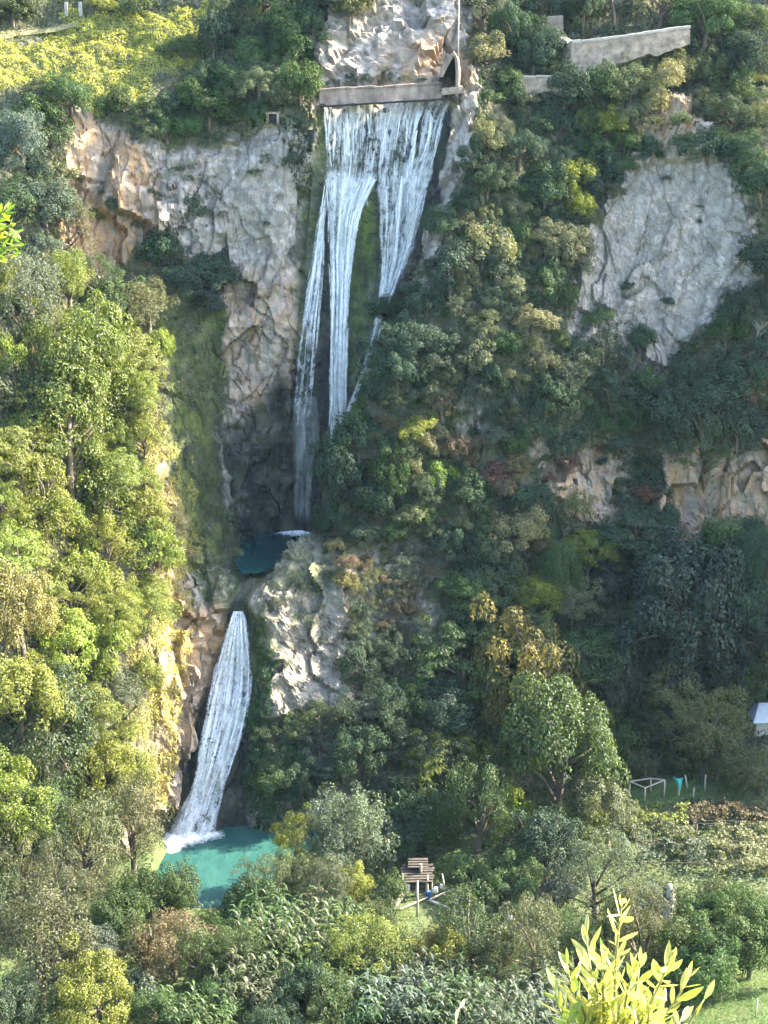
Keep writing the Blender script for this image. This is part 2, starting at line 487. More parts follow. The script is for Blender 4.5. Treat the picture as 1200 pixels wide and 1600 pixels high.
def build_gorge():
    pys = sorted(ROWS)
    K = np.array([[tuple(at(px, py, Y)) for px, Y in ROWS[py]] for py in pys])      # rows, knots, 3
    segs = [10, 22, 50, 62, 62, 42, 50, 40, 30, 70, 30, 34, 66, 80, 80, 80, 40][:17]
    rsegs = []
    for i in range(len(pys) - 1):
        L = np.linalg.norm(K[i + 1, 2:16] - K[i, 2:16], axis=1).mean()
        rsegs.append(max(3, int(L / (0.42 if pys[i] >= -150 else 3.0)))
                     if pys[i] < 1230 else 14)
    G = []
    for i, n in enumerate(rsegs):
        for k in range(n):
            t = k / n
            G.append(K[i] * (1 - t) + K[i + 1] * t)
    G.append(K[-1]); G = np.array(G)
    cols, kid = [], []
    for j, n in enumerate(segs):
        for k in range(n):
            t = k / n
            cols.append(G[:, j] * (1 - t) + G[:, j + 1] * t)
            kid.append(j + t)
    cols.append(G[:, -1]); kid.append(len(segs))
    P = np.stack(cols, 1)
    kid = np.array(kid)
    P = blur(blur(P, 3.5, 0), 2.2, 1)
    nr, nc = P.shape[:2]
    du = np.gradient(P, axis=1); dv = np.gradient(P, axis=0)
    N = np.cross(dv, du)
    N /= np.linalg.norm(N, axis=2, keepdims=True) + 1e-9
    Nb = blur(blur(N, 5, 0), 5, 1)
    Nb /= np.linalg.norm(Nb, axis=2, keepdims=True) + 1e-9
    if Nb[..., 1].mean() > 0:
        Nb = -Nb
    V = P.reshape(-1, 3); Nn = Nb.reshape(-1, 3)
    kk = np.tile(kid, nr)
    px, py = proj(V)
    jx = px + 16 * fbm(V * 0.16, 3, 31); jy = py + 16 * fbm(V * 0.16, 3, 41)
    rock = np.zeros(len(V)); warm = np.zeros(len(V)); wet_shade = np.zeros(len(V)); moss = np.zeros(len(V)); veg = np.ones(len(V))
    for poly, w in ROCK:
        m = inpoly(jx, jy, poly)
        rock[m] = np.maximum(rock[m], w)
    for poly, w in WARM:
        warm[inpoly(jx, jy, poly)] = w
    for poly, w in MOSS:
        moss[inpoly(jx, jy, poly)] = w
    for poly, w in WET_SHADE:
        wet_shade[inpoly(px + 5 * fbm(V * 0.3, 2, 5), py + 12 * fbm(V * 0.2, 2, 6), poly)] = w
    veg = 1 - rock
    def soften(m, sg):
        return blur(blur(m.reshape(nr, nc), sg, 0), sg, 1).ravel()
    wet_shade = np.clip(soften(wet_shade, 3.0) + .25 * (wet_shade > 0) * fbm(V * .25, 3, 91), 0, 1)
    moss = soften(moss, 2.5); warm = soften(warm, 4.0); veg = soften(veg, 1.2)
    # relief
    big = fbm(V * np.array([0.07, 0.07, 0.055]), 4, 3)
    b0, c0 = blocks(V * np.array([0.085, 0.085, 0.05]) + 0.3 * fbm(V * 0.12, 3, 12)[:, None], 45)
    b1, c1 = blocks(V * np.array([0.17, 0.17, 0.075]) + 0.25 * fbm(V * 0.2, 2, 8)[:, None], 5)
    b2, c2 = blocks(V * np.array([0.50, 0.50, 0.22]) + 0.3 * fbm(V * 0.5, 2, 9)[:, None], 25)
    fine = fbm(V * 1.1, 3, 51)
    rg = 1 - np.abs(fbm(V * np.array([0.22, 0.22, 0.12]), 4, 61))
    rk = np.clip(rock * 1.1, 0.25, 1)
    st = np.abs(fbm(V * np.array([.12, .12, .42]) + .4 * big[:, None], 3, 81)) - .3
    soft = np.zeros(len(V))
    for poly, w in SMOOTH:
        soft[inpoly(px, py, poly)] = w
    rk = rk * (1 - soft)
    amp_fall = np.clip(1 - wet_shade * 0.55, 0.3, 1)
    D = (big * 1.7 + (b0 * 2.3 + b1 * 1.5 + b2 * 0.50 + (rg - 0.6) * 1.1 + st * .55) * rk + fine * 0.20) * amp_fall
    # water runs where the hollow is: keep the outlet and the pool edges quiet
    near_lip = np.exp(-(((px - 375) / 28) ** 2 + ((py - 935) / 70) ** 2))
    D *= 1 - 0.85 * near_lip
    W = V + Nn * D[:, None]
    pool = (kk > 6.0) & (kk < 10.4) & (py > 838) & (py < 893)
    W[:, 2] = np.where(pool, np.minimum(W[:, 2], ZP1 - 0.5), W[:, 2])
    idx = np.arange(nr * nc).reshape(nr, nc)
    Q = np.stack([idx[:-1, :-1], idx[1:, :-1], idx[1:, 1:], idx[:-1, 1:]], -1).reshape(-1, 4)
    me = np_mesh('gorge', W, Q, MAT['rock'], False)
    a = me.color_attributes.new('mask', 'FLOAT_COLOR', 'POINT')
    a.data.foreach_set('color', np.stack([veg, warm, wet_shade, moss], 1).astype(np.float32).ravel())
    crack = np.clip(1 - np.minimum(np.minimum(c1 / 0.08, c2 / 0.10), c0 / 0.035), 0, 1) * np.clip(rock * 1.2 - 0.1, 0, 1)
    b = me.attributes.new('crack', 'FLOAT', 'POINT')
    b.data.foreach_set('value', crack.astype(np.float32))
    o = obj('gorge_terrain', me, kind='structure')
    o['label'] = 'limestone gorge with broken pale cliffs and overgrown slopes'
    return o, W, Q, veg, Nn, moss


# bare rock areas, painted stone kinds: outlines follow the cliffs in the photograph
ROCK = [
 ([(85,190),(200,195),(250,240),(330,240),(420,180),(505,195),(492,330),(470,560),(445,660),(345,640),(338,480),(300,400),(215,395),(180,440),(110,410)], 1.0),
 ([(340,620),(445,640),(455,840),(368,845),(335,720)], 1.0),
 ([(490,20),(560,0),(730,-20),(735,140),(495,165)], 1.0),
 ([(480,150),(720,150),(690,300),(640,450),(590,560),(520,760),(500,840),(440,840),(455,620),(480,400)], 1.0),
 ([(700,170),(750,145),(735,260),(705,330),(660,445),(615,450),(650,350)], 1.0),
 ([(895,380),(960,270),(1010,235),(1100,190),(1195,330),(1180,440),(1120,505),(1060,560),(1015,600),(960,560),(870,530),(905,440)], 1.0),
 ([(725,640),(770,620),(790,690),(735,690)], 1.0),
 ([(830,700),(960,680),(1000,760),(960,830),(850,800)], 0.75),
 ([(1030,700),(1200,690),(1230,860),(1040,850)], 0.8),
 ([(375,950),(395,895),(440,845),(500,850),(540,880),(560,950),(560,1060),(530,1115),(430,1125),(425,1040)], 0.72),
 ([(560,860),(700,830),(720,980),(640,1010),(570,1000)], 0.45),
 ([(300,850),(380,860),(395,940),(370,975),(340,1080),(310,1200),(265,1270),(285,1000)], 1.0),
 ([(360,1000),(430,1010),(420,1120),(400,1260),(420,1310),(330,1310)], 0.9),
 ([(170,1240),(260,1250),(275,1330),(180,1330)], 0.9),
 ([(440,1240),(570,1230),(590,1300),(440,1320)], 0.8),
 ([(1150,560),(1230,530),(1230,640),(1170,640)], 0.9),
 ([(960,170),(1070,150),(1090,220),(990,235)], 0.7),
 ([(225,640),(300,800),(305,950),(285,1250),(240,1250),(255,1000),(270,850)], 0.55),
 ([(640,930),(700,920),(710,1010),(640,1010)], 0.6),
 ([(700,400),(640,430),(660,480),(720,440)], 0.5),
]
WARM = [
 ([(85,190),(210,195),(260,420),(180,450),(105,410)], 0.9),
 ([(330,430),(480,420),(460,640),(340,640)], 0.55),
 ([(620,60),(720,60),(730,130),(600,140)], 0.9),
 ([(830,680),(1000,680),(980,850),(840,820)], 0.6),
 ([(1030,690),(1230,680),(1230,870),(1030,860)], 0.9),
 ([(1150,550),(1240,520),(1240,650),(1160,650)], 1.0),
 ([(270,960),(365,960),(330,1250),(262,1260)], 1.0),
 ([(225,640),(310,640),(310,1260),(225,1260)], 0.7),
 ([(170,1230),(270,1240),(280,1330),(170,1330)], 0.4),
 ([(960,150),(1080,140),(1100,230),(980,240)], 0.8),
]
MOSS = [
 ([(240,470),(345,470),(350,640),(345,760),(375,850),(395,900),(370,960),(320,940),(300,840),(250,640)], 0.95),
 ([(478,165),(508,165),(500,330),(480,430),(465,560),(455,560),(470,420)], 0.9),
 ([(555,300),(590,280),(600,330),(585,450),(560,600),(540,600),(548,420)], 0.9),
 ([(615,480),(650,430),(620,520),(560,660),(545,650),(580,560)], 0.8),
 ([(385,960),(430,1010),(430,1120),(395,1130),(392,1040)], 0.9),
 ([(395,870),(470,850),(520,860),(520,920),(440,930),(395,940)], 0.7),
]
WET_SHADE = [
 ([(498,168),(700,164),(690,300),(650,400),(600,500),(580,560),(530,720),(500,840),(440,840),(450,700),(462,520),(485,300)], 1.0),
 ([(345,680),(400,630),(450,580),(455,845),(365,850)], 0.85),  # shade on the ravine cliff, painted in through this mask
 ([(360,965),(388,965),(400,1050),(412,1130),(410,1200),(385,1270),(395,1310),(330,1310),(265,1310),(268,1262),(300,1180),(322,1060)], 0.85),
 ([(355,930),(385,925),(388,970),(352,970)], 0.9),
]
SMOOTH = [
 ([(345,300),(400,230),(440,215),(465,260),(462,380),(420,450),(360,430)], 0.75),
 ([(905,380),(1010,260),(1130,250),(1180,380),(1050,540),(900,480)], 0.7),
 ([(-50,20),(330,20),(300,200),(100,260),(-50,240)], 0.6),
 ([(498,168),(700,164),(690,300),(600,500),(500,840),(440,840),(470,480)], 0.55),
 ([(360,962),(392,962),(400,1100),(335,1310),(262,1310),(320,1080)], 0.6),
]
gorge, GV, GQ, GVEG, GN, GMOSS = build_gorge()


# ------------------------------------------------------------------ valley floor
def sstep(a, b, x):
    t = np.clip((x - a) / (b - a), 0, 1)
    return t * t * (3 - 2 * t)


P2 = [(-34.5, 217), (-32.8, 211), (-33.5, 204), (-31, 198), (-27, 194), (-22, 194), (-17.5, 199), (-14, 206), (-9.5, 211.5), (-9, 219), (-20, 222), (-30, 222)]


def pdist(x, y, poly):
    """signed distance to a polygon, negative inside"""
    d = np.full(x.shape, 1e9)
    n = len(poly)
    for k in range(n):
        ax, ay = poly[k]; bx, by = poly[(k + 1) % n]
        ex, ey = bx - ax, by - ay
        t = np.clip(((x - ax) * ex + (y - ay) * ey) / (ex * ex + ey * ey), 0, 1)
        d = np.minimum(d, np.hypot(x - ax - t * ex, y - ay - t * ey))
    return np.where(inpoly(x, y, poly), -d, d)


def floor_z(x, y):
    x = np.asarray(x, float); y = np.asarray(y, float)
    z = -115.3 + 0 * x
    z = z + 3.2 * sstep(15, 70, x) * sstep(205, 235, y) + 2.2 * sstep(190, 150, y) * sstep(-60, 40, x)
    z = z + 3.0 * sstep(-30, -75, x)
    P = np.stack([x * 0.06, y * 0.06, 0 * x], -1).reshape(-1, 3)
    z = z + 0.5 * fbm(P, 3, 77).reshape(x.shape)
    d = pdist(x, y, P2)
    z = np.where(d < 5, z + (-114.9 - z) * (1 - sstep(1, 5, d)), z)
    z = np.where(d < 1.6, -114.9 - 2.6 * sstep(1.6, -2.5, d), z)
    # the hillside the viewpoint stands on
    near = -3.6 - 1.02 * np.maximum(y - 4, 0)
    w = sstep(120, 60, y)
    z = np.where(y < 125, np.maximum(z, near * 1.0) * w + z * (1 - w), z)
    return np.where(y < 4.0, np.maximum(z, -3.6 + 1.95 * sstep(3.4, 2.2, y)), z)


def build_floor():
    xs = np.concatenate([[-320, -240, -180], np.arange(-130, 90.1, 1.3), np.arange(93, 200, 4.0), [220, 260, 320]])
    ys = np.concatenate([[-200, -120, -60, -20], np.arange(-8, 20, 1.4), np.arange(20, 130, 5.0), np.arange(130, 246, 1.3)])
    X, Y = np.meshgrid(xs, ys)
    Z = floor_z(X, Y)
    V = np.stack([X, Y, Z], -1).reshape(-1, 3)
    nr, nc = X.shape
    idx = np.arange(nr * nc).reshape(nr, nc)
    Q = np.stack([idx[:-1, :-1], idx[:-1, 1:], idx[1:, 1:], idx[1:, :-1]], -1).reshape(-1, 4)
    M = NT('valley_soil')
    pos = M.n('ShaderNodeNewGeometry').outputs['Position']
    n1 = M.noise(pos, 0.15, 5, 0.6); n2 = M.noise(pos, 1.6, 6, 0.65)
    base = M.mix(M.ramp(n1, 0.4, 0.6), (0.045, 0.08, 0.020), (0.075, 0.10, 0.035))
    base = M.mix(M.math('MULTIPLY', M.ramp(n2, 0.5, 0.75), 0.35), base, (0.13, 0.10, 0.065))
    b = M.n('ShaderNodeBump', {'Height': n2, 'Strength': 0.7, 'Distance': 0.3}).outputs[0]
    p = M.n('ShaderNodeBsdfPrincipled', {'Base Color': base, 'Roughness': 0.95, 'Normal': b})
    me = np_mesh('valley_ground', V, Q, M.done(p.outputs[0]), True)
    o = obj('valley_ground', me, kind='structure')
    o['label'] = 'grassy valley floor below the falls'
    return V, Q


FV, FQ = build_floor()
_V = np.concatenate([GV, FV]); _Q = np.concatenate([GQ, FQ + len(GV)])
TREE_BVH = BVHTree.FromPolygons(_V.tolist(), _Q.tolist())


def hit(px, py):
    """where the sight line through a photo pixel meets the land"""
    h = TREE_BVH.ray_cast(Vector((0, 0, 0)), ray(px, py))
    # skip the ground right under the viewpoint
    o = Vector((0, 0, 0)); d = ray(px, py)
    while h[0] is not None and h[0].length < 120:
        o = h[0] + d * 0.5
        h = TREE_BVH.ray_cast(o, d)
    return h[0], h[1]


def drop(x, y, z=60):
    h = TREE_BVH.ray_cast(Vector((x, y, z)), Vector((0, 0, -1)))
    return h[0]


# water surfaces
def pool_sheet(name, poly, z, mat, label, n=0.5):
    xs = np.arange(min(p[0] for p in poly) - 2, max(p[0] for p in poly) + 2, n)
    ys = np.arange(min(p[1] for p in poly) - 2, max(p[1] for p in poly) + 2, n)
    X, Y = np.meshgrid(xs, ys)
    keep = pdist(X, Y, poly) < 1.8
    Pq = np.stack([X * 0.9, Y * 0.6, 0 * X], -1).reshape(-1, 3)
    Z = z + 0.05 * fbm(Pq, 3, 5).reshape(X.shape)
    idx = np.arange(X.size).reshape(X.shape)
    Q = np.stack([idx[:-1, :-1], idx[:-1, 1:], idx[1:, 1:], idx[1:, :-1]], -1).reshape(-1, 4)
    kq = keep.ravel()[Q].all(1)
    me = np_mesh(name, np.stack([X, Y, Z], -1).reshape(-1, 3), Q[kq], mat, True)
    o = obj(name, me, kind='structure')
    o['label'] = label
    return o


pool_sheet('river_pool', P2, ZP2, MAT['pool'], 'turquoise plunge pool at the foot of the lower waterfall')
P1 = [(-24.5, 262), (-5, 262), (-5, 247), (-15, 244), (-19, 240.2), (-20.6, 238.6), (-21.6, 238.6), (-23.6, 246)]
pool_sheet('ravine_pool', P1, ZP1, MAT['pooldeep'], 'dark blue pool in the shaded ravine under the upper waterfall')

# ------------------------------------------------------------------ plants: prototypes
def unit(A):
    return A / (np.linalg.norm(A, axis=-1, keepdims=True) + 1e-9)


def rdir(n):
    return unit(rng.normal(size=(n, 3)))


def leaves(Cn, Nm, L, Wd, T=None, fold=0.18):
    """diamond leaves (one folded quad each) at centres Cn facing Nm; T is the wished leaf direction"""
    n = len(Cn)
    if T is None:
        T = rdir(n)
    T = unit(T - Nm * (T * Nm).sum(1, keepdims=True))
    B = np.cross(Nm, T)
    L = np.broadcast_to(L, (n,))[:, None]; Wd = np.broadcast_to(Wd, (n,))[:, None]
    v = np.stack([Cn - T * L / 2, Cn + B * Wd / 2 + Nm * Wd * fold, Cn + T * L / 2, Cn - B * Wd / 2 + Nm * Wd * fold], 1)
    return v.reshape(-1, 3), np.arange(n * 4).reshape(n, 4)


def lobed_crown(R, n_lobes, lobe_r, leaf, asp, dens, z0, flat=1.0, low=-0.35, tier=False, droop=0.0, jit=0.55):
    """leaf clumps: lobes spread through an egg-shaped crown, leaves on each lobe's skin"""
    rx, rz = R
    d = rdir(n_lobes * 3)
    d = d[d[:, 2] > low][:n_lobes]
    rad = rng.uniform(0.55, 0.9, (len(d), 1)) ** 0.6
    cen = d * rad * np.array([rx, rx, rz])
    cen += rng.normal(size=cen.shape) * 0.17 * rx
    sk = rng.normal(size=(3, 3)) * 0.16
    cen = cen + cen @ (sk + sk.T) * 0.5
    lr = rng.uniform(lobe_r[0], lobe_r[1], len(cen))
    Cs, Ns, Ts = [], [], []
    for c, r in zip(cen, lr):
        n = int(dens * r * r * 9 * (0.6 if tier else 1))
        q = rdir(n)
        q = q[q[:, 2] > -0.55]
        k = rng.uniform(0.55, 1.06, (len(q), 1)) ** 0.5
        sc = np.array([1, 1, 0.42 if tier else flat])
        p = c + q * k * r * sc
        out = unit(c / np.array([rx, rx, rz]) + 1e-6)
        N_ = unit(q * np.array([1, 1, 1.4 if tier else 1]) + 0.35 * out + rng.normal(size=q.shape) * jit + np.array([0, 0, 0.35]))
        Cs.append(p); Ns.append(N_)
        t = q + np.array([0, 0, -droop]) + rng.normal(size=q.shape) * 0.4
        Ts.append(t)
    P = np.concatenate(Cs); N_ = np.concatenate(Ns); T = np.concatenate(Ts)
    P[:, 2] += z0
    L = leaf * rng.uniform(0.65, 1.3, len(P))
    V, Fq = leaves(P, N_, L, L * asp, T)
    return V, Fq, cen + np.array([0, 0, z0])


def weeping_crown(R, z0, n_str, leaf):
    """strings of small leaves hanging over a dome"""
    rx, rz = R
    Cs, Ns, Ts = [], [], []
    cl = rdir(60); cl = cl[cl[:, 2] > -0.2]
    for i in range(n_str):
        c = cl[rng.integers(len(cl))]
        d = unit((c + rng.normal(size=3) * 0.16)[None])[0]
        top = d * np.array([rx, rx, rz]) * rng.uniform(0.72, 1.03)
        ln = rng.uniform(0.8, 2.6) * (1.25 - 0.5 * d[2])
        m = int(ln / (leaf * 0.42))
        s = np.linspace(0, 1, m)[:, None]
        p = top + np.array([d[0], d[1], 0]) * 0.5 * np.sin(s * 1.6) + np.array([0, 0, -ln]) * s ** 1.3 + rng.normal(size=(m, 3)) * 0.10
        Cs.append(p)
        Ns.append(unit(np.tile(d, (m, 1)) + rng.normal(size=(m, 3)) * 0.6))
        Ts.append(np.tile([d[0] * .5, d[1] * .5, -1.0], (m, 1)) + rng.normal(size=(m, 3)) * 0.35)
    P = np.concatenate(Cs); P[:, 2] += z0
    L = leaf * rng.uniform(0.7, 1.3, len(P))
    V, Fq = leaves(P, np.concatenate(Ns), L, L * 0.34, np.concatenate(Ts))
    cen = cl * np.array([rx, rx, rz]) * 0.6 + np.array([0, 0, z0])
    return V, Fq, cen


def trunk_mesh(name, z0, cen, r0, mat, nb=9):
    mb = MB()
    lean = Vector((random.uniform(-.4, .4), random.uniform(-.4, .4), 0))
    top = Vector((0, 0, z0 * 1.05)) + lean
    pts = [Vector((0, 0, -1.0)), Vector((0, 0, z0 * .3)) + lean * .2, Vector((0, 0, z0 * .7)) + lean * .7, top]
    mb.tube(pts, [r0 * 1.35, r0, r0 * .75, r0 * .5], 7)
    ids = rng.permutation(len(cen))[:nb]
    for k, i in enumerate(ids):
        c = Vector(cen[i])
        t = random.uniform(.35, .95)
        s = Vector((0, 0, z0 * t)) + lean * t
        mid = (s + c) / 2 + Vector((random.uniform(-.4, .4), random.uniform(-.4, .4), random.uniform(-.1, .4)))
        mb.tube([s, mid, c], [r0 * .5, r0 * .3, r0 * .1], 5)
    return mb.mesh(name, mat, True)


def make_proto(kind, fine):
    """fine: for large trees, smaller leaves and more clumps, so leaves keep their real size"""
    dark = kind in ('oak', 'weep')
    mat = MAT['leafdark'] if dark else MAT['leaf']
    q = 0.46 if fine else 0.70           # leaf size factor
    nl = 2.2 if fine else 1.4           # clump count factor
    lr = 0.70 if fine else 0.86          # clump radius factor
    dn = (1.0 / q) ** 1.75

    def lob(R_, n, rr, leaf, asp, dens, z, **k):
        return lobed_crown(R_, int(n * nl), (rr[0] * lr, rr[1] * lr), leaf * q, asp, dens * dn, z, **k)
    if kind == 'oak':
        z0 = 2.9
        V, Fq, c = lob((3.3, 2.6), 42, (0.75, 1.35), 0.44, 0.62, 11, z0)
    elif kind == 'broad':
        z0 = 3.6
        V, Fq, c = lob((3.2, 3.2), 46, (0.7, 1.25), 0.42, 0.6, 10, z0, droop=0.4)
    elif kind == 'feather':
        z0 = 3.4
        V, Fq, c = lob((3.2, 3.0), 44, (0.8, 1.5), 0.50, 0.36, 13, z0, tier=True, droop=0.7, jit=0.4)
    elif kind == 'airy':
        z0 = 3.6
        V, Fq, c = lob((3.2, 3.0), 50, (0.5, 1.0), 0.36, 0.5, 11, z0, droop=0.2, jit=0.8)
    elif kind == 'column':
        z0 = 4.4
        V, Fq, c = lob((2.0, 4.0), 46, (0.6, 1.1), 0.40, 0.55, 11, z0, low=-0.8, droop=0.5)
    elif kind == 'weep':
        z0 = 3.6
        V, Fq, c = weeping_crown((3.5, 3.2), z0, 1900, 0.19)
    elif kind == 'shrub':
        z0 = 1.3
        V, Fq, c = lob((3.1, 2.2), 34, (0.7, 1.25), 0.44, 0.55, 11, z0, low=-0.1, jit=0.7)
    elif kind == 'scrub':
        z0 = 1.0
        V, Fq, c = lob((3.3, 1.7), 40, (0.45, 0.95), 0.40, 0.5, 10, z0, low=-0.1, jit=0.9)
    elif kind == 'umbrella':
        z0 = 4.6
        V, Fq, c = lob((3.6, 1.1), 40, (0.6, 1.0), 0.34, 0.4, 12, z0, flat=0.5, low=-0.1)
    me = np_mesh(kind + '_crown', V, Fq, mat)
    tr = None
    if kind not in ('shrub', 'scrub'):
        tr = trunk_mesh(kind + '_trunk', z0, c, {'column': .2, 'weep': .34}.get(kind, .26), MAT['bark'])
    top = V[:, 2].max()
    return dict(crown=me, trunk=tr, R=float(np.percentile(np.hypot(V[:, 0], V[:, 1]), 97)), top=float(top), zc=z0)


NVAR = {'oak': 4, 'broad': 3, 'feather': 3, 'airy': 3, 'column': 2, 'weep': 2, 'shrub': 3, 'scrub': 3, 'umbrella': 1}
PROTO = {k: [make_proto(k, False) for _ in range(n)] for k, n in NVAR.items()}
FINE = {k: [make_proto(k, True) for _ in range(2)] for k in ('oak', 'broad', 'feather', 'airy', 'column')}


def reed_proto(seed, h=4.6, n=46):
    """a clump of tall cane: leafy upright stems with arching blades"""
    r = np.random.default_rng(seed)
    V, Fq = [], []

    def strip(pts, wd, side):
        b = len(V)
        for p, w in zip(pts, wd):
            V.append(p - side * w / 2); V.append(p + side * w / 2)
        for i in range(len(pts) - 1):
            Fq.append((b + 2 * i, b + 2 * i + 1, b + 2 * i + 3, b + 2 * i + 2))
    for i in range(n):
        a = r.uniform(0, 6.28); q = r.uniform(0, 1) ** 0.6 * 2.3
        base = np.array([math.cos(a) * q, math.sin(a) * q, 0])
        H = h * r.uniform(0.65, 1.08)
        lean = np.array([math.cos(a), math.sin(a), 0]) * r.uniform(0, .22) + r.normal(size=3) * [.07, .07, 0]
        s = np.linspace(0, 1, 5)[:, None]
        stem = base + np.array([0, 0, H]) * s + lean * H * s ** 2
        for k in range(2):
            b2 = a + k * 1.57
            strip(stem, [.09, .08, .07, .05, .03], np.array([math.cos(b2), math.sin(b2), 0]))
        for j in range(15):
            t = r.uniform(.22, 1.0)
            p0 = base + np.array([0, 0, H]) * t + lean * H * t * t
            b3 = r.uniform(0, 6.28)
            o = np.array([math.cos(b3), math.sin(b3), 0])
            ln = r.uniform(.7, 1.25) * (1.1 - .35 * t)
            pts = [p0, p0 + o * ln * .38 + [0, 0, ln * .42], p0 + o * ln * .78 + [0, 0, ln * .38], p0 + o * ln * 1.05 + [0, 0, ln * r.uniform(-.1, .2)]]
            strip(np.array(pts), [.07, .15, .10, .015], np.array([-o[1], o[0], 0]))
    return np_mesh('cane_clump', np.array(V), np.array(Fq), MAT['leaf'])


REED = [reed_proto(100 + i) for i in range(3)]

TINT = {
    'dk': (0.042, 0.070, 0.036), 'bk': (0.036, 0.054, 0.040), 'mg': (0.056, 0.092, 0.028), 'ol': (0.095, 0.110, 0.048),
    'yg': (0.150, 0.180, 0.026), 'lm': (0.18, 0.25, 0.040), 'br': (0.120, 0.095, 0.050), 'gy': (0.085, 0.110, 0.072),
    'gd': (0.155, 0.140, 0.040), 'pl': (0.160, 0.170, 0.080), 'rd': (0.13, 0.06, 0.04),  # pl doubles as olive with the sun painted into some right-slope crowns
}
TWORD = {'dk': 'dark green', 'bk': 'blackish green', 'mg': 'mid-green', 'ol': 'olive-green', 'yg': 'yellow-green', 'lm': 'lime-green',
         'br': 'brownish', 'gy': 'grey-green', 'gd': 'golden', 'pl': 'pale green', 'rd': 'reddish'}
KIND = {'oak': ('evergreen_oak', 'evergreen oak', 'tree'), 'broad': ('leafy_tree', 'leafy tree', 'tree'),
        'feather': ('feathery_tree', 'feathery layered tree', 'tree'), 'airy': ('open_crowned_tree', 'open-crowned tree', 'tree'),
        'column': ('upright_tree', 'narrow upright tree', 'tree'), 'weep': ('weeping_tree', 'drooping-leaved tree', 'tree'),
        'shrub': ('shrub', 'bushy shrub', 'shrub'), 'scrub': ('low_shrub', 'low scrubby bush', 'shrub'), 'umbrella': ('flat_topped_tree', 'flat-topped tree', 'tree'),
        'reed': ('cane_clump', 'clump of tall cane', 'cane')}
GROUPW = {'oak': 'evergreen oaks on the gorge slopes', 'broad': 'leafy trees in the gorge', 'feather': 'feathery trees in the gorge', 'airy': 'open-crowned trees in the gorge',
          'column': 'narrow upright trees in the gorge', 'weep': 'drooping-leaved trees', 'shrub': 'shrubs in the gorge', 'scrub': 'low scrubby bushes',
          'umbrella': 'flat-topped trees', 'reed': 'clumps of cane in the valley'}
PLANTS = []      # (object, kind, tint, px, py, r)


def plant(px, py, r, kind, tint, sink=0.6, tall=1.0, spread=1.0):
    """a tree or shrub whose crown is centred near the photo pixel, rooted on the land below it"""
    if px < 300 and 430 < py < 1290 and random.random() < .6:        # sunlight on the spur painted in: tints swapped for paler, yellower ones
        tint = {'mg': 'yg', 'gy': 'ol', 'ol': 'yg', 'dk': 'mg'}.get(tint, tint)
    p, nrm = hit(px, min(1660, py + r * sink))
    if p is None:
        return None
    depth = p.y * CP - p.z * SP
    rad = r * depth / F
    loc = p - Vector((0, 0, 0.15))
    rz = random.uniform(0, 6.283)
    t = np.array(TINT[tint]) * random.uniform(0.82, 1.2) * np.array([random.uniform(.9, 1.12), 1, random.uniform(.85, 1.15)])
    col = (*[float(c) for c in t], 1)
    nm = KIND[kind][0]
    if kind == 'reed':
        o = obj(nm, random.choice(REED))
        s = rad / 2.5
        o.scale = (s, s, s * tall)
        o.location = loc; o.rotation_euler.z = rz; o.color = col
    else:
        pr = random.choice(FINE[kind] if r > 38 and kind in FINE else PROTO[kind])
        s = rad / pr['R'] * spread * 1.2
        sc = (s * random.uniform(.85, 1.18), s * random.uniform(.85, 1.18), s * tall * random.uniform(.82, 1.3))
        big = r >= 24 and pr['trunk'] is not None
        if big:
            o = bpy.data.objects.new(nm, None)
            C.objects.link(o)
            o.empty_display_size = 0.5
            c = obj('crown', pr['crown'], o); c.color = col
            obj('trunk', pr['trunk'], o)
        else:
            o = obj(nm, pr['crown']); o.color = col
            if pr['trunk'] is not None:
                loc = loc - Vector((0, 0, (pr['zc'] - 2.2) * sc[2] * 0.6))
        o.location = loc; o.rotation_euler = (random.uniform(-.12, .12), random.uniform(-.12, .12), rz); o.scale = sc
    PLANTS.append((o, kind, tint, px, py, r))
    return o

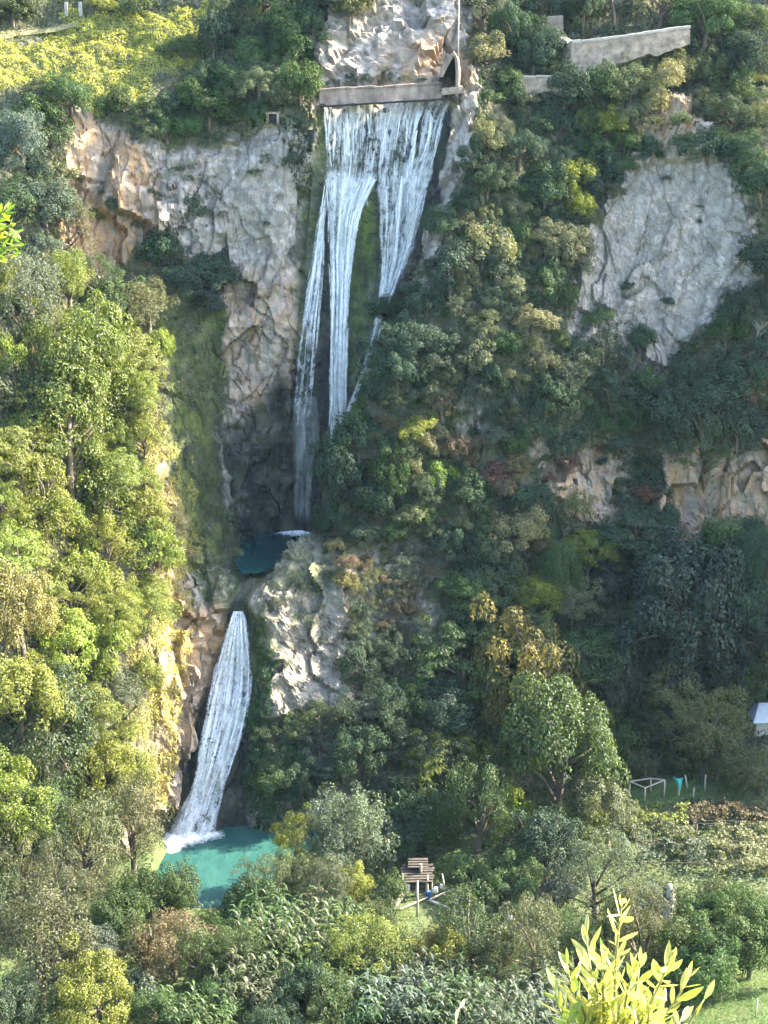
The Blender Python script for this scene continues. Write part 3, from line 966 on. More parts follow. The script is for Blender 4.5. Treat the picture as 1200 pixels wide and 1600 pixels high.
# ------------------------------------------------------------------ plants: the ones that stand out in the photograph
HAND = [
 # top left, around the sunny bank
 (20,24,34,'oak','ol'),(290,80,32,'oak','mg'),(352,138,42,'oak','mg'),(405,135,40,'oak','ol'),(462,92,46,'oak','mg'),(448,52,30,'oak','mg'),
 (470,152,28,'oak','mg'),(112,158,40,'oak','mg'),(62,150,24,'oak','ol'),(182,176,22,'oak','mg'),(262,215,26,'oak','mg'),(38,240,50,'oak','gy'),(72,330,58,'oak','gy'),
 (28,305,44,'oak','dk'),(112,382,40,'airy','ol'),(150,335,18,'shrub','yg'),(178,322,16,'shrub','ol'),(296,314,28,'shrub','dk'),(500,18,46,'oak','dk'),(420,12,34,'oak','dk'),
 (350,16,20,'shrub','mg'),(545,25,36,'oak','ol'),(215,8,30,'shrub','mg'),(160,8,24,'shrub','yg'),(400,75,22,'oak','dk'),
 (310,430,54,'oak','dk'),(250,408,30,'oak','dk'),(352,442,26,'oak','dk'),(325,472,26,'oak','bk'),(20,470,36,'oak','ol'),
 (455,250,16,'shrub','dk'),(465,290,14,'shrub','dk'),(520,128,11,'scrub','mg'),(548,124,13,'scrub','mg'),(575,124,12,'scrub','dk'),(604,121,13,'scrub','dk'),(632,122,9,'scrub','ol'),(660,124,8,'scrub','mg'),(507,140,10,'scrub','dk'),
 # left slope
 (110,470,44,'airy','ol'),(45,535,56,'airy','gy'),(235,515,40,'airy','ol'),(130,575,58,'feather','mg'),(200,568,48,'feather','yg'),(60,645,50,'feather','mg'),(160,672,54,'column','mg'),
 (215,640,40,'feather','yg'),(30,745,56,'feather','ol'),(110,760,50,'column','mg'),(180,770,48,'feather','yg'),(75,850,56,'column','yg'),(20,900,56,'feather','mg'),(165,880,44,'airy','yg'),
 (110,960,54,'feather','yg'),(40,1010,60,'broad','gd'),(110,1050,44,'broad','lm'),(180,1010,46,'feather','yg'),(30,1110,60,'broad','yg'),(140,1130,54,'feather','yg'),(200,1110,40,'airy','gy'),
 (70,1200,70,'broad','mg'),(150,1235,50,'broad','yg'),(205,1190,36,'shrub','ol'),(20,1265,60,'broad','mg'),
 # top right
 (762,92,38,'oak','pl'),(800,62,44,'oak','dk'),(752,30,40,'airy','gy'),(832,100,40,'oak','dk'),(860,20,42,'oak','dk'),(910,22,40,'oak','dk'),(960,18,36,'airy','gy'),(1030,28,38,'airy','ol'),
 (1100,52,42,'oak','mg'),(1170,34,44,'oak','mg'),(1080,20,34,'airy','gy'),(1050,120,40,'oak','ol'),(985,140,40,'oak','ol'),(930,150,36,'oak','mg'),(1100,120,36,'oak','ol'),(1160,110,40,'oak','dk'),
 (950,205,30,'oak','yg'),(880,165,34,'oak','dk'),(1140,190,40,'oak','dk'),(1105,235,38,'oak','dk'),(1160,245,40,'oak','dk'),(1185,300,40,'oak','dk'),(925,235,30,'oak','mg'),
 (870,395,44,'oak','pl'),(752,410,36,'oak','pl'),(832,500,36,'oak','pl'),(735,532,26,'oak','pl'),(735,580,26,'oak','ol'),(900,290,30,'oak','yg'),(905,330,30,'oak','yg'),(690,360,30,'oak','dk'),
 (810,240,40,'oak','dk'),(760,290,40,'oak','dk'),(850,310,38,'oak','dk'),(640,540,44,'oak','dk'),(620,590,40,'oak','dk'),(600,500,26,'oak','dk'),(665,480,34,'oak','dk'),
 (932,495,24,'shrub','mg'),(980,446,12,'shrub','dk'),(1042,472,10,'shrub','dk'),(996,535,28,'oak','dk'),(940,570,34,'airy','dk'),(880,590,34,'airy','gy'),
 (652,662,28,'shrub','yg'),(690,640,26,'airy','br'),(688,758,30,'oak','lm'),(800,842,54,'oak','pl'),(640,812,24,'oak','ol'),(800,636,14,'shrub','yg'),(540,905,22,'shrub','gd'),
 (1100,660,76,'oak','dk'),(1150,600,50,'oak','dk'),(1050,630,44,'oak','dk'),(1100,735,44,'umbrella','mg'),(850,640,40,'oak','dk'),(880,690,34,'oak','dk'),(1170,480,40,'oak','dk'),(1190,420,36,'oak','dk'),
 (560,700,36,'oak','dk'),(530,760,36,'oak','dk'),(600,740,36,'oak','mg'),(520,810,26,'oak','dk'),(590,800,30,'oak','dk'),(715,700,30,'shrub','br'),(740,780,34,'oak','dk'),(770,730,30,'shrub','rd'),
 (770,900,50,'oak','dk'),(700,850,36,'oak','dk'),(900,790,26,'oak','pl'),(620,690,28,'shrub','mg'),(760,900,44,'oak','dk'),
 # below the red cliff
 (915,880,42,'feather','yg'),(1082,1000,104,'oak','bk'),(1170,940,50,'oak','dk'),(832,932,40,'oak','yg'),(892,962,46,'feather','ol'),(905,1045,64,'feather','mg'),(720,1060,74,'feather','mg'),
 (690,1130,60,'feather','dk'),(830,1010,50,'feather','mg'),(962,1085,50,'oak','bk'),(990,868,46,'feather','dk'),(1062,890,34,'oak','dk'),(950,850,30,'oak','dk'),(1010,910,36,'oak','dk'),(1185,1010,50,'oak','bk'),
 (640,1190,44,'feather','dk'),(600,1120,40,'airy','dk'),(560,1180,44,'oak','dk'),(500,1170,36,'airy','gy'),(470,1220,40,'oak','dk'),(620,1050,40,'airy','dk'),
 # valley
 (820,1145,76,'broad','gd'),(912,1132,44,'broad','yg'),(1040,1148,50,'airy','pl'),(1100,1172,52,'airy','ol'),(1190,1215,36,'airy','ol'),(1192,1060,34,'oak','pl'),(865,1240,84,'broad','mg'),
 (700,1218,62,'feather','yg'),(655,1240,40,'broad','ol'),(745,1290,52,'airy','mg'),(560,1315,58,'airy','gy'),(625,1290,40,'oak','dk'),(535,1350,44,'airy','gy'),(424,1384,42,'airy','ol'),
 (285,1402,32,'broad','mg'),(238,1395,52,'oak','mg'),(135,1335,70,'airy','ol'),(60,1310,56,'airy','mg'),(30,1385,54,'airy','ol'),(62,1510,70,'airy','ol'),(180,1445,54,'oak','mg'),(272,1482,50,'airy','br'),
 (140,1575,60,'broad','yg'),(15,1590,60,'oak','dk'),(255,1560,50,'oak','mg'),(372,1500,44,'airy','mg'),(350,1565,48,'oak','mg'),(552,1392,30,'broad','yg'),(565,1500,58,'airy','yg'),
 (740,1465,60,'airy','mg'),(672,1490,38,'broad','gd'),(835,1495,48,'airy','ol'),(850,1325,62,'oak','dk'),(790,1372,46,'oak','mg'),(930,1390,52,'airy','gy'),(1015,1432,34,'airy','gy'),
 (1105,1455,80,'oak','mg'),(1165,1428,46,'oak','mg'),(1000,1490,52,'airy','ol'),(1075,1510,64,'oak','mg'),(1170,1470,60,'oak','mg'),(950,1275,50,'broad','ol'),(610,1400,30,'oak','mg'),
 (455,1300,24,'shrub','pl'),(500,1400,40,'airy','gy'),(330,1450,40,'oak','mg'),(95,1420,50,'airy','ol'),(210,1330,50,'airy','ol'),(480,1540,44,'oak','dk'),(440,1585,50,'oak','dk'),
 (1000,1060,44,'oak','bk'),(1055,1075,46,'oak','bk'),(1120,1065,46,'oak','bk'),(1175,1080,34,'oak','dk'),(1010,1105,44,'oak','dk'),(1060,1118,44,'oak','mg'),(1110,1100,44,'oak','bk'),(1140,1085,34,'oak','mg'),(1120,1195,32,'airy','mg'),(1150,1205,34,'airy','ol'),(960,1160,44,'oak','mg'),
 (720,1345,34,'oak','mg'),(628,1322,20,'oak','mg'),(682,1335,20,'oak','mg'),(660,1312,20,'oak','dk'),(615,1350,18,'airy','gy'),(690,1300,30,'oak','mg'),
]
REEDS = [(430,1450,58),(480,1470,56),(405,1490,46),(525,1450,50),(455,1510,56),(390,1540,50),(620,1570,56),(680,1580,56),(570,1585,50),(730,1560,50),(540,1530,44),(770,1590,56),
         (660,1535,44),(960,1190,26),(1000,1195,26),(740,1400,22),(820,1420,26),(700,1590,50),(510,1500,44),(310,1590,50),(845,1575,50),(640,1260,40),(680,1275,40),(720,1250,36)]
for a in HAND:
    px, py, r, kd, ti = a
    low = py > 1240
    plant(px, py, r, kd, ti, sink=1.0 if low else (0.75 if py > 1080 else 0.55), tall=1.12 if py > 860 else 1.0)
for px, py, r in REEDS:
    plant(px, py, r, 'reed', random.choice(['mg', 'mg', 'ol', 'mg', 'gy']), sink=0.9, tall=1.0)

for px, py in ((902,372),(912,430),(885,470),(880,520),(905,545),(960,590),(1010,605),(1062,575),(1095,540),(1130,500),(1172,455),(1188,390),(1180,320),(1130,215),(1075,215),(1020,235),(985,262),(955,300),(930,340)):
    plant(px + random.uniform(-8, 8), py + random.uniform(-8, 8), random.uniform(14, 24), random.choice(['shrub', 'scrub', 'oak', 'airy']), random.choice(['dk', 'mg', 'ol', 'dk']))

for px, py, r_ in ((652,432,13),(634,455,14),(618,482,15),(606,508,15),(594,535,16),(584,562,16),(572,592,17),(562,620,17),(550,652,18),(538,684,18),(526,716,18),(516,746,18),(508,776,18),(500,804,16),(496,826,14)):
    plant(px + r_ * .55, py, r_, random.choice(['shrub', 'oak', 'scrub']), random.choice(['dk', 'mg', 'dk']), sink=.3)

# ------------------------------------------------------------------ plants: the rest of the cover, zone by zone
# outline, spacing/size in photo pixels, kinds, tints
ZONES = [
 ([(0,180),(90,190),(110,400),(180,450),(230,470),(0,470)], (20,34), ['oak','oak','airy','shrub'], ['gy','ol','mg','dk']),
 ([(360,0),(560,0),(500,60),(495,175),(330,190),(250,230),(190,190),(300,160)], (18,30), ['oak'], ['mg','ol','dk']),
 ([(0,470),(230,470),(262,560),(235,650),(0,650)], (24,40), ['feather','airy','oak','column'], ['mg','yg','ol']),
 ([(0,640),(225,640),(240,760),(235,1000),(215,1260),(0,1290)], (24,42), ['feather','broad','column','airy','shrub'], ['yg','mg','yg','ol','lm']),
 ([(725,0),(1200,0),(1200,50),(880,50),(860,110),(725,110)], (22,36), ['oak','airy','oak'], ['dk','gy','dk','ol']),
 ([(745,150),(890,130),(1000,110),(1070,60),(1200,50),(1200,210),(1090,180),(985,220),(890,390),(900,440),(860,530),(720,470),(655,450),(710,330),(740,250)], (16,27), ['oak','oak','shrub','column','shrub','airy'], ['dk','dk','dk','mg','ol','pl']),
 ([(1110,200),(1200,200),(1200,560),(1130,530),(1180,440),(1190,330)], (22,36), ['oak'], ['dk','dk','mg']),
 ([(655,450),(720,470),(860,530),(980,570),(1030,600),(1200,560),(1200,700),(1000,690),(830,700),(800,690),(640,650),(540,680),(590,520)], (16,27), ['oak','shrub','shrub','airy'], ['dk','dk','mg','gy','ol']),
 ([(540,680),(640,650),(800,690),(830,790),(860,850),(860,900),(720,900),(690,830),(560,860),(490,850),(500,790)], (15,26), ['oak','shrub','airy'], ['dk','mg','ol','dk','pl','br']),
 ([(1000,690),(1040,700),(1040,760),(1100,760),(1180,700),(1200,780),(1120,800),(980,840),(960,780)], (16,24), ['shrub','oak','scrub'], ['dk','mg','rd']),
 ([(830,810),(980,875),(1200,885),(1200,1120),(1000,1110),(940,1140),(800,1090),(720,1000),(720,900),(850,900)], (28,44), ['feather','oak','oak','weep'], ['dk','bk','mg','dk']),
 ([(560,1000),(640,1010),(720,990),(800,1090),(740,1180),(640,1240),(560,1240),(420,1240),(430,1130),(540,1120)], (20,36), ['airy','oak','feather','scrub'], ['dk','mg','dk','gy']),
 ([(520,870),(690,840),(720,980),(640,1000),(570,1100),(540,960)], (12,20), ['scrub','scrub','shrub'], ['ol','gy','dk','br']),
 ([(0,1280),(170,1290),(240,1330),(260,1420),(330,1430),(370,1400),(470,1330),(620,1330),(600,1420),(560,1480),(800,1480),(860,1600),(0,1600)], (30,46), ['airy','oak','broad','airy','shrub'], ['mg','ol','mg','yg','mg','gy','dk','br']),
 ([(900,1340),(970,1400),(1200,1420),(1200,1490),(1080,1540),(900,1560),(820,1480),(850,1400)], (28,44), ['airy','oak','shrub'], ['mg','gy','mg','ol']),
 ([(640,1180),(760,1130),(940,1180),(960,1300),(880,1340),(700,1330),(620,1290)], (28,44), ['broad','airy','oak'], ['mg','yg','mg','ol']),
 ([(940,1150),(1130,1150),(1200,1190),(1200,1230),(1080,1210),(960,1200)], (22,36), ['airy','shrub'], ['ol','gy','mg']),
 ([(340,640),(440,660),(440,700),(360,700)], (6,9), ['scrub'], ['mg']),
 ([(120,250),(470,240),(460,560),(340,560),(330,420),(180,420)], (7,12), ['scrub'], ['dk','ol','mg','mg']),
 ([(900,300),(1180,250),(1190,430),(1020,590),(880,520)], (5,9), ['scrub'], ['dk','mg']),
 ([(390,900),(440,860),(540,900),(550,1100),(440,1110)], (7,13), ['scrub'], ['gy','ol','mg']),
 ([(840,700),(1000,690),(980,840),(860,820)], (8,15), ['scrub','shrub'], ['dk','ol','rd','mg']),
]
LIMIT = {9: 8, 18: 14, 17: 3, 19: 8, 20: 14, 21: 9}
taken = [(p[3], p[4], p[5]) for p in PLANTS]
KEEP_CLEAR = [
 [(1145,1085),(1200,1085),(1200,1180),(1145,1180)],
 [(1040,700),(1200,690),(1200,850),(1050,860)],
 [(600,1310),(700,1310),(700,1360),(820,1385),(850,1440),(800,1450),(600,1440)],
 [(480,100),(740,100),(740,250),(690,350),(600,520),(500,860),(430,900),(370,900),(370,840),(440,800)],
 [(250,950),(400,950),(420,1100),(410,1300),(450,1330),(370,1420),(250,1400)],
 [(860,40),(1060,60),(990,110),(890,140),(820,140),(810,115)],
 [(1100,1520),(1200,1500),(1200,1600),(1090,1600)],
 [(960,1200),(1110,1200),(1110,1260),(1200,1270),(1200,1400),(985,1395),(960,1260)],
]
for zi, (poly, (r0, r1), kinds, tints) in enumerate(ZONES):
    xs = [p[0] for p in poly]; ys = [p[1] for p in poly]
    area = (max(xs) - min(xs)) * (max(ys) - min(ys))
    made = 0
    for k in range(int(area / (r0 * r0) * 3.0)):
        x = random.uniform(min(xs), max(xs)); y = random.uniform(min(ys), max(ys))
        r = random.uniform(r0, r1)
        if not inpoly(np.array([x]), np.array([y]), poly)[0]:
            continue
        if any(inpoly(np.array([x]), np.array([y]), q)[0] for q in KEEP_CLEAR):
            continue
        if any((x - a) ** 2 + (y - b) ** 2 < (0.57 * (r + c)) ** 2 for a, b, c in taken):
            continue
        if made >= LIMIT.get(zi, 999):
            break
        made += 1
        taken.append((x, y, r))
        kd = random.choice(kinds); ti = random.choice(tints)
        plant(x, y, r, kd, ti, sink=0.9 if y > 1240 else 0.5, tall=1.05)

# low growth along the foot of the vineyard terrace
for px, py, r_, kd, ti in ((1010,1402,26,'shrub','mg'),(1060,1406,30,'shrub','mg'),(1108,1400,30,'shrub','ol'),(1156,1400,30,'shrub','mg'),(1192,1408,28,'shrub','mg'),(975,1424,32,'airy','gy'),(1085,1436,34,'oak','mg'),(1135,1440,34,'oak','mg')):
    plant(px, py, r_, kd, ti, sink=.8)

# ------------------------------------------------------------------ ground cover on the slopes and the floor
def scatter(name, label, V, Q, w, dens, leaf, asp, tint, lift=0.6, hang=0.0, mat='leaf', seed=0, clump=0.0, jit=0.6):
    """leaves strewn over land where the weight w (per face) is positive: one mass of growth"""
    r = np.random.default_rng(seed + 900)
    A, B, Cc, D = V[Q[:, 0]], V[Q[:, 1]], V[Q[:, 2]], V[Q[:, 3]]
    nrm = np.cross(Cc - A, D - B)
    area = np.linalg.norm(nrm, axis=1) / 2
    nrm = unit(nrm)
    nrm = np.where((nrm[:, 1:2] > 0) & (np.abs(nrm[:, 2:3]) < .8), -nrm, nrm)
    nrm = np.where((nrm[:, 2:3] < -0.3), -nrm, nrm)
    cnt = r.poisson(np.clip(area * dens * w, 0, 60))
    idx = np.repeat(np.arange(len(Q)), cnt)
    n = len(idx)
    if n == 0:
        return None
    u = r.random((n, 1)); v = r.random((n, 1))
    P = (A[idx] * (1 - u) + B[idx] * u) * (1 - v) + (D[idx] * (1 - u) + Cc[idx] * u) * v
    N_ = nrm[idx]
    bump = np.clip(0.5 + 0.9 * fbm(P * 0.55, 3, seed), 0.03, 1.6)
    if clump:
        keep = fbm(P * 0.35, 3, seed + 3) > clump - 0.6
        P, N_, bump = P[keep], N_[keep], bump[keep]
        n = len(P)
    h = r.random((n, 1)) ** 0.6 * lift * bump[:, None]
    P = P + N_ * h * 0.6 + np.array([0, 0, 1]) * h * 0.7
    Nl = unit(N_ + r.normal(size=(n, 3)) * jit + np.array([0, 0, .35]))
    T = r.normal(size=(n, 3)) + np.array([0, 0, -hang])
    L = leaf * r.uniform(.6, 1.35, n)
    Vv, Fq = leaves(P, Nl, L, L * asp, T)
    o = obj(name, np_mesh(name, Vv, Fq, MAT[mat]), kind='stuff')
    o['label'] = label
    o.color = (*TINT[tint], 1) if isinstance(tint, str) else (*tint, 1)
    return o


GC = GV[GQ].mean(1)
gpx, gpy = proj(GC)
gveg = GVEG[GQ].mean(1)
inview = (gpx > -80) & (gpx < 1280) & (gpy > -80) & (gpy < 1420)
jx = gpx + 14 * fbm(GC * 0.2, 3, 71); jy = gpy + 14 * fbm(GC * 0.2, 3, 72)
BANK = [(-90, 60), (60, 60), (110, 28), (330, 5), (340, 60), (305, 105), (245, 118), (212, 165), (150, 185), (110, 150), (50, 135), (-90, 165)]
SUNNY = [(212, 640), (250, 640), (285, 720), (300, 800), (312, 870), (300, 980), (282, 1080), (272, 1200), (262, 1262), (215, 1265), (190, 1150), (205, 950), (225, 820)]
FLANK = [(245, 480), (340, 470), (352, 640), (350, 760), (378, 850), (396, 900), (385, 960), (330, 960), (302, 860), (300, 780), (262, 640)]
CURTAIN = [(378, 1130), (470, 1120), (500, 1200), (470, 1290), (420, 1310), (385, 1260)]
FERN = [(385, 962), (405, 985), (432, 1040), (430, 1110), (405, 1130), (395, 1110), (396, 1030)]
STRIPI = [(445, 200), (475, 195), (492, 215), (484, 300), (470, 340), (452, 260)]
bank = inpoly(jx, jy, BANK); sunny = inpoly(jx, jy, SUNNY); flank = inpoly(jx, jy, FLANK)
curt = inpoly(jx, jy, CURTAIN); fern = inpoly(jx, jy, FERN); stripi = inpoly(jx, jy, STRIPI)
PROMT = [(385, 905), (440, 850), (510, 850), (700, 830), (720, 980), (640, 1010), (560, 1110), (440, 1120), (400, 1000)]
prom = inpoly(jx, jy, PROMT)
rest = inview & ~(bank | sunny | flank | curt | fern)
leftside = jx < 300
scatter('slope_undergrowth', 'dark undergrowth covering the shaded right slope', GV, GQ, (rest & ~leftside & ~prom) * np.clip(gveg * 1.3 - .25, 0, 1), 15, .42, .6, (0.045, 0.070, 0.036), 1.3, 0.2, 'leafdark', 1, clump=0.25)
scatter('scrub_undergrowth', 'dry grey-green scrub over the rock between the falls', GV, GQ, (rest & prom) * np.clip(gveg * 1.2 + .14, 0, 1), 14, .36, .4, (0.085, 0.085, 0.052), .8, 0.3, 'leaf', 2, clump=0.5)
scatter('left_undergrowth', 'olive undergrowth between the trees of the left slope', GV, GQ, (rest & leftside) * np.clip(gveg * 1.3 - .25, 0, 1), 15, .40, .55, (0.085, 0.11, 0.040), 1.2, 0.3, 'leaf', 3, clump=0.25)
scatter('bank_foliage', 'sunlit yellow-green creeper covering the high bank', GV, GQ, bank * 1.0, 42, .32, .7, (0.33, 0.34, 0.06), .75, 0.5, 'leaf', 4)  # tint raised well above leaf colour to carry sunshine on the bank
scatter('hanging_grass', 'sunlit yellow grass and creeper hanging over the spur edge', GV, GQ, (sunny & inview) * 1.0, 26, .50, .28, (0.34, 0.31, 0.085), .9, 1.6, 'leaf', 5, clump=0.15)  # sunshine on the spur edge partly put into this pale tint
scatter('flank_grass', 'grey-green grass hanging down the shaded ravine side', GV, GQ, (flank & inview) * np.where(gpy > 860, .35, 1.0), 20, .55, .24, (0.075, 0.090, 0.045), .5, 2.2, 'leaf', 6, clump=0.3, jit=.4)
scatter('ivy_foliage', 'ivy curtain hanging beside the lower waterfall', GV, GQ, ((curt | fern) & inview) * 1.0, 30, .42, .6, (0.045, 0.10, 0.035), .7, 1.2, 'leaf', 7)
scatter('ledge_foliage', 'dark creeper hanging left of the upper waterfall', GV, GQ, (stripi & inview) * 1.0, 22, .4, .6, (0.035, 0.062, 0.034), .7, 1.0, 'leafdark', 8)
fcen = FV[FQ].mean(1)
fpx, fpy = proj(fcen)
FIELD = [(1085, 1545), (1200, 1495), (1290, 1500), (1290, 1700), (1050, 1700)]
CLEAR = [(600, 1395), (640, 1370), (720, 1370), (830, 1400), (860, 1450), (760, 1460), (620, 1440)]
TERR = [(985, 1225), (1060, 1215), (1110, 1240), (1040, 1262), (985, 1262)]
fin = (fpx > -80) & (fpx < 1280) & (fcen[:, 1] > 140) & (fpy < 1680) & (pdist(fcen[:, 0], fcen[:, 1], P2) > 1.0)
field = inpoly(fpx, fpy, FIELD); clear = inpoly(fpx, fpy, CLEAR); terr = inpoly(fpx, fpy, TERR)
scatter('valley_undergrowth', 'mixed green undergrowth on the valley floor', FV, FQ, (fin & ~field & ~clear & ~terr) * 1.0, 14, .42, .5, (0.065, 0.09, 0.035), 1.9, 0.2, 'leaf', 9, clump=0.2)
scatter('meadow_grass', 'bright green meadow grass in the lower right corner', FV, FQ, (fin & (field | terr)) * 1.0, 60, .28, .25, (0.075, 0.17, 0.022), .4, -1.0, 'leaf', 10, jit=.5)
scatter('trodden_grass', 'short trodden grass around the hut', FV, FQ, (fin & clear) * 1.0, 14, .24, .3, (0.075, 0.095, 0.04), .3, -1.0, 'leaf', 11, jit=.5)


# ------------------------------------------------------------------ the waterfalls
def edge(tbl, py):
    return float(np.interp(py, [t[0] for t in tbl], [t[1] for t in tbl]))


def water_sheet(name, parent, Lt, Rt, y0, y1, off, mat, dens, seed, du=4, dv=9, wob=0.35, fade=0.0):
    """a sheet of falling water between two edges (row, column), held off the rock by `off` metres"""
    r = random.Random(seed)
    rows = []
    ny = max(3, int((y1 - y0) / dv))
    wmax = max(edge(Rt, y) - edge(Lt, y) for y in np.linspace(y0, y1, 8))
    nx = max(2, int(wmax / du))
    for i in range(ny + 1):
        py = y0 + (y1 - y0) * i / ny
        a, b = edge(Lt, py), edge(Rt, py)
        if wob > .3:
            e = min(5.0, (b - a) * .07)
            a += r.uniform(-e, e); b += r.uniform(-e, e)
        row = []
        for k in range(nx + 1):
            h, _ = hit(a + (b - a) * k / nx, py)
            row.append(tuple(h))
        rows.append(row)
    P = np.array(rows)
    d = P.copy()
    Ps = blur(blur(P, 1.6, 0), 1.6, 1) if ny > 6 and nx > 6 else P
    Ps[..., 1] = np.minimum(Ps[..., 1], P[..., 1] + .3)
    dirn = unit(-Ps)
    Ps = Ps + dirn * off
    flat = Ps.reshape(-1, 3)
    nz = fbm(flat * np.array([.8, .2, .12]) + seed, 3, seed)
    Ps = Ps + dirn * (nz * wob).reshape(ny + 1, nx + 1, 1)
    idx = np.arange((ny + 1) * (nx + 1)).reshape(ny + 1, nx + 1)
    Q = np.stack([idx[:-1, :-1], idx[1:, :-1], idx[1:, 1:], idx[:-1, 1:]], -1).reshape(-1, 4)
    me = np_mesh(name, Ps.reshape(-1, 3), Q, MAT[mat], True)
    uv = me.uv_layers.new(name='UVMap')
    wm = np.linalg.norm(Ps[:, -1] - Ps[:, 0], axis=1).mean()
    U = np.tile(np.linspace(0, wm, nx + 1), (ny + 1, 1)) + seed * 7.3
    Vv = np.tile((np.linspace(0, 1, ny + 1) * (y1 - y0) / 9.5)[:, None], (1, nx + 1)) + seed * 3.1
    st = np.stack([U, Vv], -1).reshape(-1, 2)
    li = np.zeros(len(me.loops), np.int32); me.loops.foreach_get('vertex_index', li)
    uv.data.foreach_set('uv', st[li].astype(np.float32).ravel())
    at_ = me.attributes.new('dens', 'FLOAT', 'POINT')
    kx = np.linspace(0, 1, nx + 1)
    side = np.clip(np.minimum(kx, 1 - kx) * nx / 1.5, 0, 1)
    tv = np.linspace(0, 1, ny + 1)[:, None]
    dn = np.tile(dens - .16 * (1 - side), (ny + 1, 1))
    dn = dn - (.35 * np.clip(1 - tv * 11, 0, 1) if fade < 0 else fade * tv ** 1.5)
    if mat != 'torrent':
        dn = dn - .4 * np.clip((tv - .84) / .16, 0, 1) ** 1.5
    at_.data.foreach_set('value', dn.astype(np.float32).ravel())
    return obj(name, me, parent)


def ribbons(name, parent, Lt, Rt, y0, y1, n, off, mat, seed, wpx=(2, 7), lens=(.25, .7), dens=.62):
    """separate threads of water running down between the two edges"""
    r = random.Random(seed)
    for i in range(n):
        u = r.random()
        f = r.uniform(*lens)
        s = r.uniform(0, 1 - f) if r.random() > .3 else 0
        ya, yb = y0 + (y1 - y0) * s, y0 + (y1 - y0) * (s + f)
        w = r.uniform(*wpx)
        du = r.uniform(-.05, .05)
        Lr, Rr = [], []
        for k in range(6):
            t = k / 5
            py = ya + (yb - ya) * t
            c = edge(Lt, py) + (edge(Rt, py) - edge(Lt, py)) * min(.98, max(.02, u + du * t)) + r.uniform(-1, 1)
            ww = w * (0.35 + 1.3 * t * (1 - t) * 2)
            Lr.append((py, c - ww / 2)); Rr.append((py, c + ww / 2))
        water_sheet(name, parent, Lr, Rr, ya, yb, off + r.uniform(0, .5), mat, dens, seed * 50 + i, du=2.2, dv=9, wob=.12)


up = bpy.data.objects.new('waterfall', None); C.objects.link(up); up.location = at(575, 835, 258)
tag(up, 'tall upper waterfall spilling from the weir down the dark cliff', 'waterfall')
lo_ = bpy.data.objects.new('waterfall', None); C.objects.link(lo_); lo_.location = at(300, 1312, 215)
tag(lo_, 'short white lower waterfall plunging into the turquoise pool', 'waterfall')
bpy.context.view_layer.update()


def adopt(o, root):
    o.parent = root
    o.matrix_parent_inverse = root.matrix_world.inverted()


VL = [(157, 503), (175, 504), (220, 506), (300, 508), (360, 508)]
VR = [(153, 706), (175, 700), (220, 688), (300, 669), (360, 655)]
ML = [(230, 508), (270, 508), (340, 512), (400, 513), (480, 516), (560, 516), (640, 515), (700, 511), (740, 506)]
MR = [(230, 606), (270, 596), (300, 577), (340, 560), (400, 551), (480, 545), (560, 542), (640, 541), (700, 536), (740, 528)]
FL = [(235, 507), (280, 506), (340, 499), (400, 490), (480, 476), (560, 464), (640, 456), (720, 454)]
FR = [(235, 520), (280, 516), (340, 508), (400, 507), (480, 501), (560, 497), (640, 489), (720, 478)]
RL = [(230, 580), (270, 588), (340, 591), (400, 592), (440, 593), (490, 588), (540, 575), (590, 562)]
RR = [(230, 688), (270, 677), (340, 662), (400, 645), (440, 625), (490, 602), (540, 590), (590, 574)]
TL = [(555, 572), (610, 553), (640, 540), (680, 524), (742, 509)]
TR = [(555, 580), (610, 563), (640, 552), (680, 537), (742, 519)]
BL = [(600, 458), (690, 455), (760, 458), (833, 455)]
BR = [(600, 494), (690, 500), (760, 490), (833, 486)]
sheets = []


def S(*a, **k):
    before = set(bpy.data.objects)
    fn = a[0]
    fn(*a[1:], **k)
    return [o for o in bpy.data.objects if o not in before]


